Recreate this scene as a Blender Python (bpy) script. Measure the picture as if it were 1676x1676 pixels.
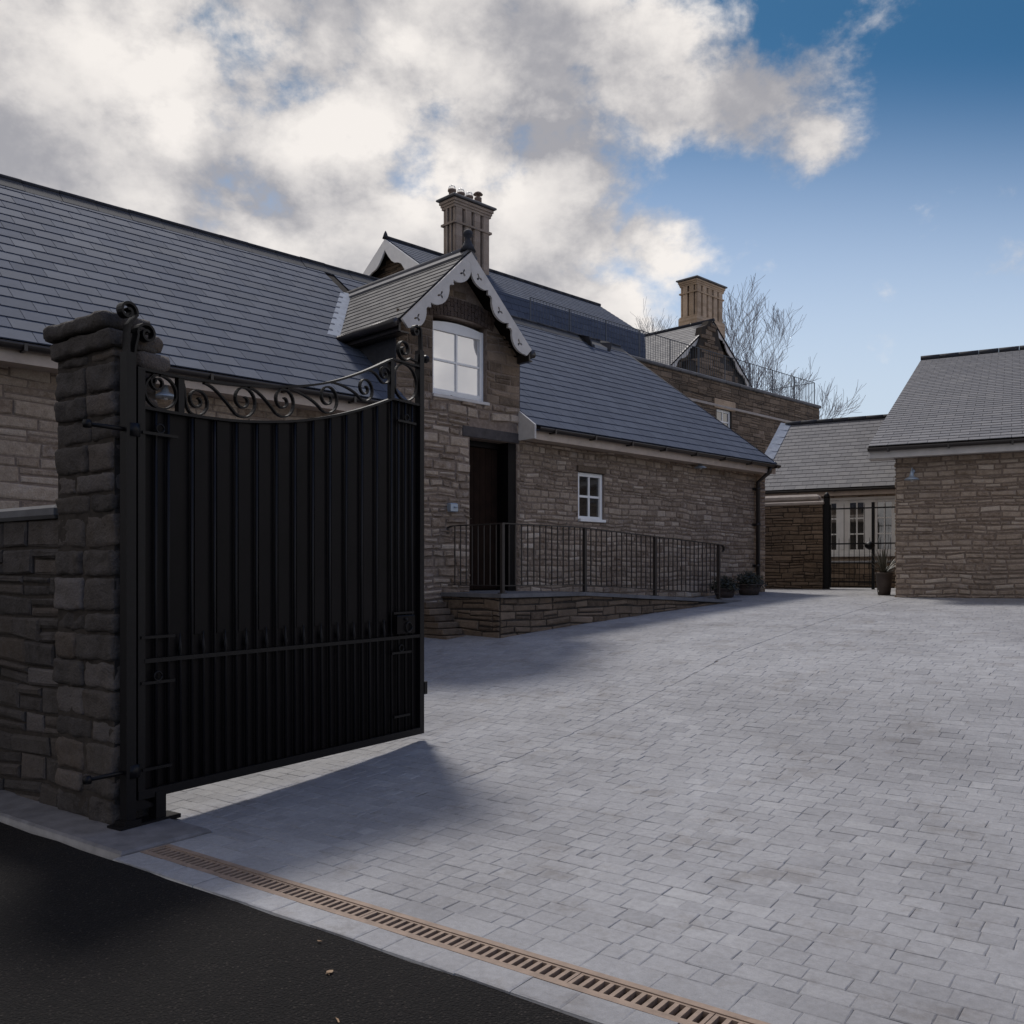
import bpy, math, random
from mathutils import Vector, Matrix, noise as _noise
random.seed(7)
R = math.radians
scn = bpy.context.scene
for o in list(bpy.data.objects): bpy.data.objects.remove(o)
col = scn.collection
EYE = 1.40; F = 1500.0; CX = 838.0; HY = 937.0      # eye height, focal length and horizon in photo pixels

# ------------------------------------------------------------------ camera
cam = bpy.data.cameras.new('camera'); camo = bpy.data.objects.new('camera', cam); col.objects.link(camo)
camo.location = (0, 0, EYE); camo.rotation_euler = (R(90), 0, 0)
cam.sensor_width = 36; cam.lens = 36 * F / 1676; cam.shift_y = (HY - 838) / 1676
cam.clip_start = 0.05; cam.clip_end = 3000
scn.camera = camo

# ------------------------------------------------------------------ world and sun
SUN_EL = R(56); SUN_DX = -0.34                        # sun stands ahead and slightly left
sun_az = math.atan2(SUN_DX, 1.0)
W = bpy.data.worlds.new("World"); scn.world = W; W.use_nodes = True
nt = W.node_tree; N = nt.nodes; L = nt.links; N.clear()
def wn(t, **k):
    n = N.new(t)
    for a, b in k.items(): setattr(n, a, b)
    return n
def setin(n, i, v, links=L):
    if hasattr(v, 'is_output') or isinstance(v, bpy.types.NodeSocket): links.new(v, n.inputs[i])
    else: n.inputs[i].default_value = v
def wm(op, a, b=0.0, c=0.0, clamp=False):
    n = wn('ShaderNodeMath', operation=op); n.use_clamp = clamp
    setin(n, 0, a); setin(n, 1, b); setin(n, 2, c)
    return n.outputs[0]
def wsm(v, a, b):                                     # smoothstep a..b
    n = wn('ShaderNodeMapRange', interpolation_type='SMOOTHSTEP')
    setin(n, 0, v); n.inputs[1].default_value = a; n.inputs[2].default_value = b
    return n.outputs[0]
def wmix(f, a, b):
    n = wn('ShaderNodeMix', data_type='RGBA'); setin(n, 0, f); setin(n, 6, a); setin(n, 7, b)
    return n.outputs[2]
tc = wn('ShaderNodeTexCoord'); sep = wn('ShaderNodeSeparateXYZ'); L.new(tc.outputs['Generated'], sep.inputs[0])
dy = wm('MAXIMUM', sep.outputs[1], 0.10)
U = wm('DIVIDE', sep.outputs[0], dy); V = wm('DIVIDE', sep.outputs[2], dy)
def wnoise(scale, detail, rough, off=(0, 0, 0), st=(1, 1, 1), dist=0.0):
    mp = wn('ShaderNodeMapping'); L.new(tc.outputs['Generated'], mp.inputs[0])
    mp.inputs['Location'].default_value = off; mp.inputs['Scale'].default_value = st
    n = wn('ShaderNodeTexNoise'); L.new(mp.outputs[0], n.inputs['Vector'])
    n.inputs['Scale'].default_value = scale; n.inputs['Detail'].default_value = detail
    n.inputs['Roughness'].default_value = rough; n.inputs['Distortion'].default_value = dist
    return n.outputs['Fac']
def blob(px, py, rx, ry):                             # soft patch of cloud in a given direction of the sky
    a = wm('DIVIDE', wm('SUBTRACT', U, (px - CX) / F), rx / F)
    b = wm('DIVIDE', wm('SUBTRACT', V, (HY - py) / F), ry / F)
    d = wm('SQRT', wm('ADD', wm('MULTIPLY', a, a), wm('MULTIPLY', b, b)))
    return wsm(d, 1.0, 0.0)
def addm(*a):
    r = a[0]
    for x in a[1:]: r = wm('MAXIMUM', r, x)
    return r
big = wnoise(3.6, 12, 0.60, (3.1, 0.4, 7.7), (1, 1, 1.35), 0.15)
fine = wnoise(11.0, 12, 0.60, (1.7, 5.2, 0.3), (1, 1, 1.3), 0.1)
leftm = wsm(wm('ADD', U, wm('MULTIPLY', V, 0.02)), 0.25, 0.06)
arm = addm(wm('MULTIPLY', blob(1230, 170, 330, 170), 0.82), blob(1010, 110, 320, 260), wm('MULTIPLY', blob(1330, 215, 230, 130), 0.72), blob(1060, 400, 170, 130), blob(1180,-120,500,150))
behind = wsm(sep.outputs[1], 0.35, -0.1)
fill_bank = wsm(sep.outputs[0], 0.66, 0.86)                    # unseen cloud added at the right to whiten window reflections and fill walls
mask = addm(leftm, arm, wm('MULTIPLY', behind, 0.34), wm('MULTIPLY', fill_bank, 1.1))
hole = addm(blob(700, 75, 120, 70), wm('MULTIPLY', blob(480, 165, 110, 55), 0.8), wm('MULTIPLY', blob(1000, 350, 60, 60), 0.3))
dens = wm('ADD', wm('MULTIPLY', mask, 0.62), wm('MULTIPLY', wm('SUBTRACT', wm('ADD', wm('MULTIPLY', big, 0.48), wm('MULTIPLY', fine, 0.52)), 0.5), 2.2))
dens = wm('SUBTRACT', dens, wm('MULTIPLY', hole, 0.10))
cover = wsm(dens, 0.16, 0.50)
# light and dark cloud masses
lum = wnoise(5.5, 12, 0.56, (9.3, 2.2, 4.4), (1, 1, 1.4), 0.1)
brt = addm(blob(550, 205, 150, 120), blob(300, 210, 110, 80), wm('MULTIPLY', blob(760, 300, 170, 110), 0.9),
           wm('MULTIPLY', blob(200, 70, 260, 120), 0.7), wm('MULTIPLY', blob(620, 60, 120, 80), 0.5), wm('MULTIPLY', blob(1080, 420, 150, 90), 0.8), wm('MULTIPLY', blob(1000, 200, 300, 120), 0.25), wm('MULTIPLY', blob(330,420,300,90),0.45))
shade = wm('ADD', wsm(wm('ADD', wm('MULTIPLY', lum, 0.55), wm('MULTIPLY', fine, 0.45)), 0.40, 0.64), addm(wm('MULTIPLY', brt, 0.44), wm('MULTIPLY', fill_bank, 0.45)))
shade = wm('SUBTRACT', shade, wm('MULTIPLY', blob(880, 215, 170, 90), 0.55))
shade = wm('SUBTRACT', shade, wm('MULTIPLY', blob(470, 320, 200, 90), 0.2))
thick = wm('SUBTRACT', 1.0, wm('MULTIPLY', wsm(dens, 0.5, 0.95), 0.25))
shade = wm('MULTIPLY', shade, thick, clamp=True)
ccol = wmix(shade, (0.38, 0.375, 0.40, 1), (0.94, 0.89, 0.845, 1))
sky = wn('ShaderNodeTexSky', sky_type='NISHITA'); sky.sun_disc = False
sky.sun_elevation = SUN_EL; sky.sun_rotation = sun_az; sky.air_density = 1.0; sky.dust_density = 0.6; sky.ozone_density = 2.0
skys = wn('ShaderNodeVectorMath', operation='MULTIPLY'); L.new(sky.outputs[0], skys.inputs[0]); skys.inputs[1].default_value = (0.105, 0.115, 0.15)
# pale towards the horizon, deep blue higher up
grade = wsm(V, -0.02, 0.62)
tint = wmix(grade, (1.0, 1.02, 1.0, 1), (0.20, 0.40, 0.38, 1))
high = wsm(V, 0.75, 1.8)                               # overhead sky made brighter, out of frame, to add fill in the shadows
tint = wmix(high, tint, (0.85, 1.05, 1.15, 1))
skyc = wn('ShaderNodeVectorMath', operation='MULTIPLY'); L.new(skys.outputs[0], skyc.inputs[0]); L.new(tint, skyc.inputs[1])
hz = wsm(V, 0.58, 0.12)                                # milky air low in the sky
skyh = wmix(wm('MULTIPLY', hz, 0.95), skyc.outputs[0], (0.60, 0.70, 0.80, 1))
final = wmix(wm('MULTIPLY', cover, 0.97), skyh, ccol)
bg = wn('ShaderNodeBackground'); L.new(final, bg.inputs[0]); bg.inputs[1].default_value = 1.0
out = wn('ShaderNodeOutputWorld'); L.new(bg.outputs[0], out.inputs[0])

sl = bpy.data.lights.new('sun', 'SUN'); sl.energy = 2.9; sl.angle = R(9); sl.color = (1.0, 0.955, 0.90)
so = bpy.data.objects.new('sun', sl); col.objects.link(so)
sd = Vector((SUN_DX, 1.0, 0)).normalized() * math.cos(SUN_EL) + Vector((0, 0, math.sin(SUN_EL)))
so.rotation_euler = sd.to_track_quat('Z', 'Y').to_euler(); so.location = (0, 0, 40)
scn.view_settings.view_transform = 'Standard'; scn.view_settings.look = 'None'
scn.view_settings.exposure = 0.0; scn.view_settings.gamma = 1.0

# ------------------------------------------------------------------ frames
class Fr:
    """Plan frame: local x along, local y away from the camera side, z up (metres)."""
    def __init__(s, o, d):
        n = math.hypot(*d); s.o = o; s.X = (d[0]/n, d[1]/n); s.Y = (-s.X[1], s.X[0]); s.a = math.atan2(d[1], d[0])
    def xy(s, a, b): return (s.o[0]+s.X[0]*a+s.Y[0]*b, s.o[1]+s.X[1]*a+s.Y[1]*b)
    def inv(s, x, y):
        x -= s.o[0]; y -= s.o[1]
        return (x*s.X[0]+y*s.X[1], x*s.Y[0]+y*s.Y[1])
    def at(s, px, py, b):                             # sight line met with the plane y=b : (x, z)
        dx = (px-CX)/F; k = (b+s.o[0]*s.Y[0]+s.o[1]*s.Y[1])/(dx*s.Y[0]+s.Y[1])
        return s.inv(dx*k, k)[0], EYE+k*(HY-py)/F
    def aty(s, px, py, a):                            # sight line met with the plane x=a : (y, z)
        dx = (px-CX)/F; k = (a+s.o[0]*s.X[0]+s.o[1]*s.X[1])/(dx*s.X[0]+s.X[1])
        return s.inv(dx*k, k)[1], EYE+k*(HY-py)/F
HF = Fr((-0.329, 13.0), (1525, 1500))                 # long stone house
DF = Fr((0, 0), (2048, -1500))                        # drain and paving courses: x along drain, y up the yard
WF = Fr((6.45, 15.4), (2738, -1500))                  # far wing, garden wall and right-hand building
GF = Fr(((222-838)/1500*5.01, 5.01), (969, 1500))     # driveway gate leaf

PR = [(-60,-1.4),(2.8,-1.4),(4.2,-1.365),(5.4,-1.29),(6.6,-1.17),(7.9,-1.0),(9.2,-.83),(12,-.635),(14.6,-.49),(16,-.425),(17.7,-.385),(20,-.365),(30,-.35),(90,-.35)]
def G(e):                                             # height of the yard at distance e up from the drain
    if e <= PR[0][0]: return PR[0][1]+EYE
    if e >= PR[-1][0]: return PR[-1][1]+EYE
    for i in range(len(PR)-1):
        if PR[i][0] <= e <= PR[i+1][0]:
            def m(j):
                if j <= 0 or j >= len(PR)-1: return 0
                return (PR[j+1][1]-PR[j-1][1])/(PR[j+1][0]-PR[j-1][0])
            h = PR[i+1][0]-PR[i][0]; t = (e-PR[i][0])/h
            m0 = m(i); m1 = m(i+1)
            if i == 0: m0 = 0; m1 = 0
            if i == 1: m0 = 0
            return EYE+(2*t**3-3*t*t+1)*PR[i][1]+(t**3-2*t*t+t)*h*m0+(-2*t**3+3*t*t)*PR[i+1][1]+(t**3-t*t)*h*m1
def gz(x, y): return G(DF.inv(x, y)[1])
def gzf(fr, a, b): return gz(*fr.xy(a, b))

# ------------------------------------------------------------------ mesh builder
class MB:
    def __init__(s): s.v = []; s.f = []; s.m = []; s.t = []; s.sm = []
    def add(s, pts, faces, mat=0, tint=None, smooth=False):
        o = len(s.v); s.v += [tuple(p) for p in pts]
        if tint is None: tint = (0.5, 0.5, 0.5)
        for f in faces: s.f.append(tuple(i+o for i in f)); s.m.append(mat); s.t.append(tint); s.sm.append(smooth)
    def hexa(s, p, **k):                              # 4 bottom then 4 top
        s.add(p, [(3,2,1,0),(4,5,6,7),(0,1,5,4),(1,2,6,5),(2,3,7,6),(3,0,4,7)], **k)
    def box(s, x0, x1, y0, y1, z0, z1, **k):
        s.hexa([(x0,y0,z0),(x1,y0,z0),(x1,y1,z0),(x0,y1,z0),(x0,y0,z1),(x1,y0,z1),(x1,y1,z1),(x0,y1,z1)], **k)
    def bbox(s, x0, x1, y0, y1, z0, z1, b=0.01, **k): # box with chamfered edges
        P = []
        for z, i in ((z0, b), (z0+b, 0), (z1-b, 0), (z1, b)):
            P += [(x0+i+0, y0+i, z), (x1-i, y0+i, z), (x1-i, y1-i, z), (x0+i, y1-i, z)]
        fs = [(3,2,1,0), (12,13,14,15)]
        for r in range(3):
            for j in range(4): a = r*4+j; c = r*4+(j+1) % 4; fs.append((a, c, c+4, a+4))
        s.add(P, fs, **k)
    def beam(s, p, q, w, h, up=(0,0,1), **k):         # box beam from p to q, w sideways, h along up
        p = Vector(p); q = Vector(q); d = (q-p).normalized(); upv = Vector(up)
        sd = d.cross(upv)
        if sd.length < 1e-4: sd = Vector((1,0,0))
        sd.normalize(); u = sd.cross(d); sd *= w/2; u *= h/2
        s.hexa([p-sd-u, p+sd-u, q+sd-u, q-sd-u, p-sd+u, p+sd+u, q+sd+u, q-sd+u], **k)
    def tube(s, path, r, n=8, cap=True, smooth=True, **k):
        path = [Vector(p) for p in path]; rr = r if hasattr(r, '__len__') else [r]*len(path)
        P = []; prev = None
        for i, p in enumerate(path):
            d = (path[min(i+1, len(path)-1)]-path[max(i-1, 0)]).normalized()
            if prev is None:
                a = Vector((0,0,1)) if abs(d.z) < 0.9 else Vector((1,0,0)); a = (a-d*a.dot(d)).normalized()
            else: a = (prev-d*prev.dot(d)).normalized()
            prev = a; b = d.cross(a)
            for j in range(n):
                t = 2*math.pi*j/n; P.append(p+(a*math.cos(t)+b*math.sin(t))*rr[i])
        fs = []
        for i in range(len(path)-1):
            for j in range(n): c = i*n+j; e = i*n+(j+1) % n; fs.append((c, e, e+n, c+n))
        if cap: fs.append(tuple(range(n))[::-1]); fs.append(tuple(range((len(path)-1)*n, len(path)*n)))
        s.add(P, fs, smooth=smooth, **k)
    def ribbon(s, path, w, h, nrm=(0,1,0), **k):      # flat bar swept along a path that lies in a plane with normal nrm
        nv = Vector(nrm); path = [Vector(p) for p in path]; P = []
        for i, p in enumerate(path):
            d = (path[min(i+1, len(path)-1)]-path[max(i-1, 0)]).normalized(); u = nv.cross(d).normalized()*h/2; q = nv*w/2
            P += [p-u-q, p+u-q, p+u+q, p-u+q]
        fs = [(3,2,1,0), tuple(range(len(P)-4, len(P)))]
        for i in range(len(path)-1):
            for j in range(4): a = i*4+j; b = i*4+(j+1) % 4; fs.append((a, b, b+4, a+4))
        s.add(P, fs, **k)
    def lathe(s, c, prof, n=20, **k):                 # prof: (radius, z)
        P = []
        for r, z in prof:
            for j in range(n): t = 2*math.pi*j/n; P.append((c[0]+r*math.cos(t), c[1]+r*math.sin(t), c[2]+z))
        fs = []
        for i in range(len(prof)-1):
            for j in range(n): a = i*n+j; b = i*n+(j+1) % n; fs.append((a, b, b+n, a+n))
        fs.append(tuple(range(n))[::-1]); fs.append(tuple(range((len(prof)-1)*n, len(prof)*n)))
        s.add(P, fs, smooth=True, **k)
    def quadface(s, pts, **k): s.add(pts, [tuple(range(len(pts)))], **k)

def mesh_from(mb, name, mats, off=(0,0,0)):
    me = bpy.data.meshes.new(name)
    me.from_pydata([(v[0]-off[0], v[1]-off[1], v[2]-off[2]) for v in mb.v], [], mb.f)
    for m in mats: me.materials.append(m)
    me.polygons.foreach_set('material_index', mb.m)
    me.polygons.foreach_set('use_smooth', mb.sm)
    ca = me.attributes.new('tint', 'FLOAT_COLOR', 'CORNER')
    buf = []
    for f, t in zip(mb.f, mb.t): buf += [t[0], t[1], t[2], 1.0]*len(f)
    ca.data.foreach_set('color', buf)
    me.validate(); me.update()
    return me
def tag(o, label=None, cat=None, group=None, kind=None):
    if label: o['label'] = label
    if cat: o['category'] = cat
    if group: o['group'] = group
    if kind: o['kind'] = kind
    return o
def thing(name, label, cat, fr=None, at=(0,0,0), group=None):
    """Empty at the base of a thing; 'at' is in the frame's coordinates."""
    o = bpy.data.objects.new(name, None); col.objects.link(o); o.empty_display_size = 0.2
    if fr: x, y = fr.xy(at[0], at[1]); o.location = (x, y, at[2]); o.rotation_euler = (0, 0, fr.a)
    else: o.location = at
    o['_off'] = at
    tag(o, label, cat, group); return o
def part(name, mb, mats, parent, off=None, label=None, kind=None):
    if not isinstance(mats, (list, tuple)): mats = [mats]
    if off is None:
        r = parent
        while r.parent: r = r.parent
        off = tuple(r['_off'])
    me = mesh_from(mb, name, mats, off) if isinstance(mb, MB) else mb
    o = bpy.data.objects.new(name, me); col.objects.link(o); o.parent = parent
    if label: o['label'] = label
    if kind: o['kind'] = kind
    return o
def single(name, mb, mats, label, cat, fr=None, at=(0,0,0), kind=None, group=None):
    if not isinstance(mats, (list, tuple)): mats = [mats]
    o = bpy.data.objects.new(name, mesh_from(mb, name, mats, at)); col.objects.link(o)
    if fr: x, y = fr.xy(at[0], at[1]); o.location = (x, y, at[2]); o.rotation_euler = (0, 0, fr.a)
    else: o.location = at
    tag(o, label, cat, group, kind); return o
def structure(name, mb, mats, fr=None, at=(0,0,0)):
    return single(name, mb, mats, None, None, fr, at, 'structure')

# ------------------------------------------------------------------ materials
def newmat(name):
    m = bpy.data.materials.new(name); m.use_nodes = True; t = m.node_tree
    b = t.nodes['Principled BSDF']; return m, t, b
def lk(t, a, b): t.links.new(a, b)
def nz(t, scale, detail=4, rough=0.6, st=(1,1,1), coord=None):
    if coord is None:
        c = t.nodes.new('ShaderNodeTexCoord'); coord = c.outputs['Object']
    mp = t.nodes.new('ShaderNodeMapping'); lk(t, coord, mp.inputs[0]); mp.inputs['Scale'].default_value = st
    n = t.nodes.new('ShaderNodeTexNoise'); lk(t, mp.outputs[0], n.inputs['Vector'])
    n.inputs['Scale'].default_value = scale; n.inputs['Detail'].default_value = detail; n.inputs['Roughness'].default_value = rough
    return n.outputs['Fac']
def ramp(t, fac, stops):
    r = t.nodes.new('ShaderNodeValToRGB'); lk(t, fac, r.inputs[0]); e = r.color_ramp.elements
    while len(e) < len(stops): e.new(0.5)
    for i, (p, c) in enumerate(stops): e[i].position = p; e[i].color = (c[0], c[1], c[2], 1)
    return r.outputs[0]
def mx(t, f, a, b, bt='MIX'):
    n = t.nodes.new('ShaderNodeMix'); n.data_type = 'RGBA'; n.blend_type = bt
    for i, v in ((0, f), (6, a), (7, b)):
        if isinstance(v, bpy.types.NodeSocket): lk(t, v, n.inputs[i])
        elif i == 0: n.inputs[i].default_value = v
        else: n.inputs[i].default_value = (v[0], v[1], v[2], 1)
    return n.outputs[2]
def bump(t, b, h, strength=0.4, dist=0.01):
    n = t.nodes.new('ShaderNodeBump'); n.inputs['Strength'].default_value = strength; n.inputs['Distance'].default_value = dist
    lk(t, h, n.inputs['Height']); lk(t, n.outputs[0], b.inputs['Normal'])
def tintch(t):
    a = t.nodes.new('ShaderNodeAttribute'); a.attribute_name = 'tint'
    s = t.nodes.new('ShaderNodeSeparateColor'); lk(t, a.outputs['Color'], s.inputs[0]); return s.outputs
def plain(name, c, rough=0.5, metal=0.0, var=0.12, scale=9.0, bmp=0.0, spec=0.5):
    m, t, b = newmat(name)
    n = nz(t, scale, 5, 0.65)
    c0 = [x*(1-var) for x in c]; c1 = [min(1, x*(1+var)) for x in c]
    lk(t, ramp(t, n, [(0.3, c0), (0.7, c1)]), b.inputs['Base Color'])
    b.inputs['Roughness'].default_value = rough; b.inputs['Metallic'].default_value = metal
    b.inputs['Specular IOR Level'].default_value = spec
    if bmp: bump(t, b, nz(t, scale*6, 4), bmp, 0.004)
    return m
def stonemat(name, stops, wet=0.0, rough=0.85, fs=14, dark=(0.03,0.026,0.022), db=0.5, pale=0.0):
    m, t, b = newmat(name); tr = tintch(t)
    base = ramp(t, tr[0], stops)
    n1 = nz(t, fs, 6, 0.7); n2 = nz(t, 1.1, 4, 0.6); n3 = nz(t, 70, 3, 0.6)
    c = mx(t, ramp(t, n1, [(0.35, (0,0,0)), (0.72, (1,1,1))]), base, [x*1.35 for x in stops[-1][1]], 'MIX')
    c = mx(t, 0.45, base, c)
    if pale: c = mx(t, ramp(t, nz(t, 3.2, 7, 0.78), [(0.56, (0,0,0)), (0.70, (pale,pale,pale))]), c, (0.46,0.40,0.36))
    c = mx(t, ramp(t, n2, [(0.42, (0,0,0)), (0.75, (db,db,db))]), c, dark)
    c = mx(t, 0.35, c, ramp(t, n3, [(0.3, (0.35,0.33,0.3)), (0.7, (1.0,1.0,1.0))]), 'MULTIPLY')
    lk(t, c, b.inputs['Base Color']); b.inputs['Roughness'].default_value = rough
    b.inputs['Specular IOR Level'].default_value = 0.25
    add = t.nodes.new('ShaderNodeMath'); add.operation = 'MULTIPLY_ADD'; lk(t, n3, add.inputs[0]); add.inputs[1].default_value = 0.35; lk(t, n1, add.inputs[2])
    bump(t, b, add.outputs[0], 1.0, 0.02)
    return m
M = {}
M['stone'] = stonemat('rubble_stone', [(0.0,(0.155,0.103,0.070)),(0.35,(0.275,0.205,0.148)),(0.7,(0.36,0.278,0.208)),(1.0,(0.52,0.43,0.345))], db=0.3, pale=0.8)
M['stone_dark'] = stonemat('dark_sandstone', [(0.0,(0.09,0.062,0.042)),(0.5,(0.172,0.122,0.083)),(1.0,(0.275,0.205,0.15))])
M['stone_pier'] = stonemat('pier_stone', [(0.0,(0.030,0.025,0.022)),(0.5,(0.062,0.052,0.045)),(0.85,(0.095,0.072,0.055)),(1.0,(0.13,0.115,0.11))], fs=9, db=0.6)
M['mortar'] = plain('lime_mortar', (0.20,0.155,0.125), 0.95, var=0.3, scale=20, bmp=0.6, spec=0.1)
M['mortar_dark'] = plain('dark_joint', (0.05,0.042,0.036), 0.95, var=0.3, scale=20, bmp=0.6, spec=0.1)
M['brick'] = stonemat('dark_brick', [(0.0,(0.075,0.05,0.04)),(1.0,(0.13,0.095,0.08))], fs=30)
M['chimdark'] = stonemat('dark_chimney_brick', [(0.0,(0.30,0.235,0.185)),(1.0,(0.44,0.355,0.29))], fs=30, db=0.5)
M['chim'] = stonemat('chimney_brick', [(0.0,(0.40,0.28,0.18)),(1.0,(0.60,0.45,0.32))], fs=30, db=0.45)
def slatemat(name, a, c, d, rough, spec=0.3):
    m, t, b = newmat(name); tr = tintch(t)
    base = ramp(t, tr[0], [(0.0, a), (0.6, c), (1.0, d)])
    n1 = nz(t, 6, 5, 0.7); n2 = nz(t, 45, 4, 0.7)
    co = mx(t, 0.35, base, ramp(t, n1, [(0.3,(0.55,0.55,0.55)),(0.7,(1.25,1.22,1.15))]), 'MULTIPLY')
    lk(t, co, b.inputs['Base Color'])
    rr = t.nodes.new('ShaderNodeMapRange'); lk(t, tr[1], rr.inputs[0]); rr.inputs[3].default_value = rough-0.03; rr.inputs[4].default_value = rough+0.03
    lk(t, rr.outputs[0], b.inputs['Roughness']); b.inputs['Specular IOR Level'].default_value = spec
    bump(t, b, n2, 0.35, 0.004); return m
M['slate'] = slatemat('blue_slate', (0.056,0.068,0.098), (0.063,0.076,0.110), (0.072,0.086,0.120), 0.85, 0.15)
M['slate_grey'] = slatemat('grey_slate', (0.12,0.118,0.125), (0.138,0.135,0.142), (0.158,0.154,0.158), 0.75)
M['slate_dormer'] = slatemat('dormer_slate', (0.09,0.086,0.086), (0.115,0.11,0.108), (0.14,0.133,0.13), 0.85)
M['ridge'] = plain('ridge_tile', (0.024,0.025,0.031), 0.85, var=0.25, bmp=0.4)
M['lead'] = plain('lead_sheet', (0.16,0.185,0.23), 0.45, var=0.25, bmp=0.2)
M['white'] = plain('white_paint', (0.80,0.78,0.75), 0.45, var=0.06, scale=5)
M['offwhite'] = plain('weathered_white_paint', (0.50,0.47,0.44), 0.55, var=0.12, scale=6)
M['cream'] = plain('cream_fascia_paint', (0.42,0.34,0.28), 0.5, var=0.15, scale=6)
M['black'] = plain('black_gate_paint', (0.0045,0.004,0.005), 0.42, var=0.3, scale=30, bmp=0.12, spec=0.2)
M['blackp'] = plain('black_sheet', (0.0035,0.0026,0.0032), 0.5, var=0.5, scale=3, bmp=0.08, spec=0.13)
M['iron'] = plain('railing_paint', (0.022,0.017,0.015), 0.5, var=0.3, scale=20)
M['ironblue'] = plain('terrace_rail_paint', (0.04,0.055,0.08), 0.5, var=0.2)
M['gutter'] = plain('dark_gutter', (0.022,0.017,0.015), 0.4, var=0.2)
M['dark'] = plain('dark_interior', (0.012,0.009,0.008), 0.9, spec=0.1)
M['wood'] = plain('dark_stained_door', (0.016,0.008,0.005), 0.8, var=0.3, scale=6, spec=0.1)
M['woodlintel'] = plain('dark_oak_lintel', (0.05,0.042,0.04), 0.8, var=0.35, scale=14, bmp=0.5)
M['coping'] = plain('coping_stone', (0.115,0.112,0.115), 0.8, var=0.3, scale=4, bmp=0.4)
M['palecoping'] = plain('pale_coping', (0.36,0.31,0.27), 0.8, var=0.2, scale=4, bmp=0.3)
M['slab'] = plain('dark_concrete_slab', (0.13,0.125,0.13), 0.75, var=0.35, scale=7, bmp=0.4)
M['galv'] = plain('galvanised_lamp_metal', (0.32,0.37,0.43), 0.4, metal=0.35, var=0.1)
M['drain'] = plain('rust_stained_drain_edge', (0.22,0.158,0.118), 0.75, var=0.25, scale=12, bmp=0.5)
M['pot'] = plain('terracotta_brown_pot', (0.055,0.04,0.034), 0.7, var=0.2, bmp=0.2)
M['soil'] = plain('soil', (0.025,0.02,0.015), 0.95, var=0.3, scale=30, bmp=0.6)
M['bark'] = plain('bark', (0.17,0.165,0.185), 0.9, var=0.35, scale=12, bmp=0.5)  # lighter, bluish grey puts haze and flare into the colour
M['leafdark'] = plain('dark_foliage', (0.028,0.030,0.018), 0.6, var=0.5, scale=12)
M['leafspike'] = plain('spiky_leaf', (0.060,0.055,0.038), 0.5, var=0.4, scale=8)
M['litter'] = plain('dead_leaf', (0.30,0.20,0.12), 0.8, var=0.3, scale=30)
M['potclay'] = plain('chimney_pot_clay', (0.17,0.12,0.095), 0.8, var=0.2)
M['potmetal'] = plain('wire_cowl_metal', (0.55,0.55,0.55), 0.35, metal=0.6)
def glassmat(name, refl, c=(0.02,0.018,0.016), rough=0.03):
    m, t, b = newmat(name); b.inputs['Base Color'].default_value = (*c, 1); b.inputs['Roughness'].default_value = 0.08
    g = t.nodes.new('ShaderNodeBsdfGlossy'); g.inputs['Color'].default_value = (0.92,0.92,0.93,1); g.inputs['Roughness'].default_value = rough
    bp = t.nodes.new('ShaderNodeBump'); bp.inputs['Strength'].default_value = 0.05; bp.inputs['Distance'].default_value = 0.02
    lk(t, nz(t, 2.5, 2), bp.inputs['Height']); lk(t, bp.outputs[0], g.inputs['Normal'])
    mxs = t.nodes.new('ShaderNodeMixShader'); mxs.inputs[0].default_value = refl
    o = t.nodes['Material Output']; lk(t, b.outputs[0], mxs.inputs[1]); lk(t, g.outputs[0], mxs.inputs[2]); lk(t, mxs.outputs[0], o.inputs[0]); return m
M['glass'] = glassmat('window_glass', 0.10)
M['glassbright'] = glassmat('sky_reflecting_glass', 0.5, (0.62,0.60,0.57))
M['glassfar'] = glassmat('far_window_glass', 0.15, (0.04,0.038,0.036))
# paving
m, t, b = newmat('tumbled_paver'); tr = tintch(t)
base = ramp(t, tr[0], [(0,(0.245,0.245,0.256)),(0.5,(0.290,0.289,0.300)),(0.88,(0.325,0.324,0.333)),(1,(0.32,0.30,0.285))])
n1 = nz(t, 30, 6, 0.7); n2 = nz(t, 0.7, 4, 0.6); n3 = nz(t, 220, 3, 0.7)
c = mx(t, 0.5, base, ramp(t, n1, [(0.25,(0.58,0.57,0.56)),(0.72,(1.25,1.25,1.24))]), 'MULTIPLY')
c = mx(t, 0.85, c, ramp(t, n2, [(0.3,(0.68,0.67,0.67)),(0.7,(1.14,1.14,1.14))]), 'MULTIPLY')
c = mx(t, 0.4, c, ramp(t, n3, [(0.3,(0.6,0.6,0.6)),(0.7,(1.15,1.15,1.15))]), 'MULTIPLY')
n4 = nz(t, 2.3, 7, 0.75, (1, 1, 1)); c = mx(t, 0.7, c, ramp(t, n4, [(0.34,(0.70,0.66,0.62)),(0.46,(1,1,1))]), 'MULTIPLY')
c = mx(t, ramp(t, nz(t, 5.1, 6, 0.8), [(0.66,(0,0,0)),(0.78,(0.5,0.5,0.5))]), c, (0.46,0.455,0.46))
lk(t, c, b.inputs['Base Color']); b.inputs['Roughness'].default_value = 0.72; b.inputs['Specular IOR Level'].default_value = 0.35
ad = t.nodes.new('ShaderNodeMath'); ad.operation = 'ADD'; lk(t, n1, ad.inputs[0]); lk(t, n3, ad.inputs[1]); bump(t, b, ad.outputs[0], 0.5, 0.006)
M['paver'] = m
m, t, b = newmat('joint_sand'); n1 = nz(t, 6.5, 7, 0.8); n2 = nz(t, 60, 3, 0.7)
c = ramp(t, n1, [(0.36,(0.05,0.038,0.03)),(0.46,(0.27,0.265,0.27)),(0.7,(0.36,0.36,0.37))])
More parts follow.
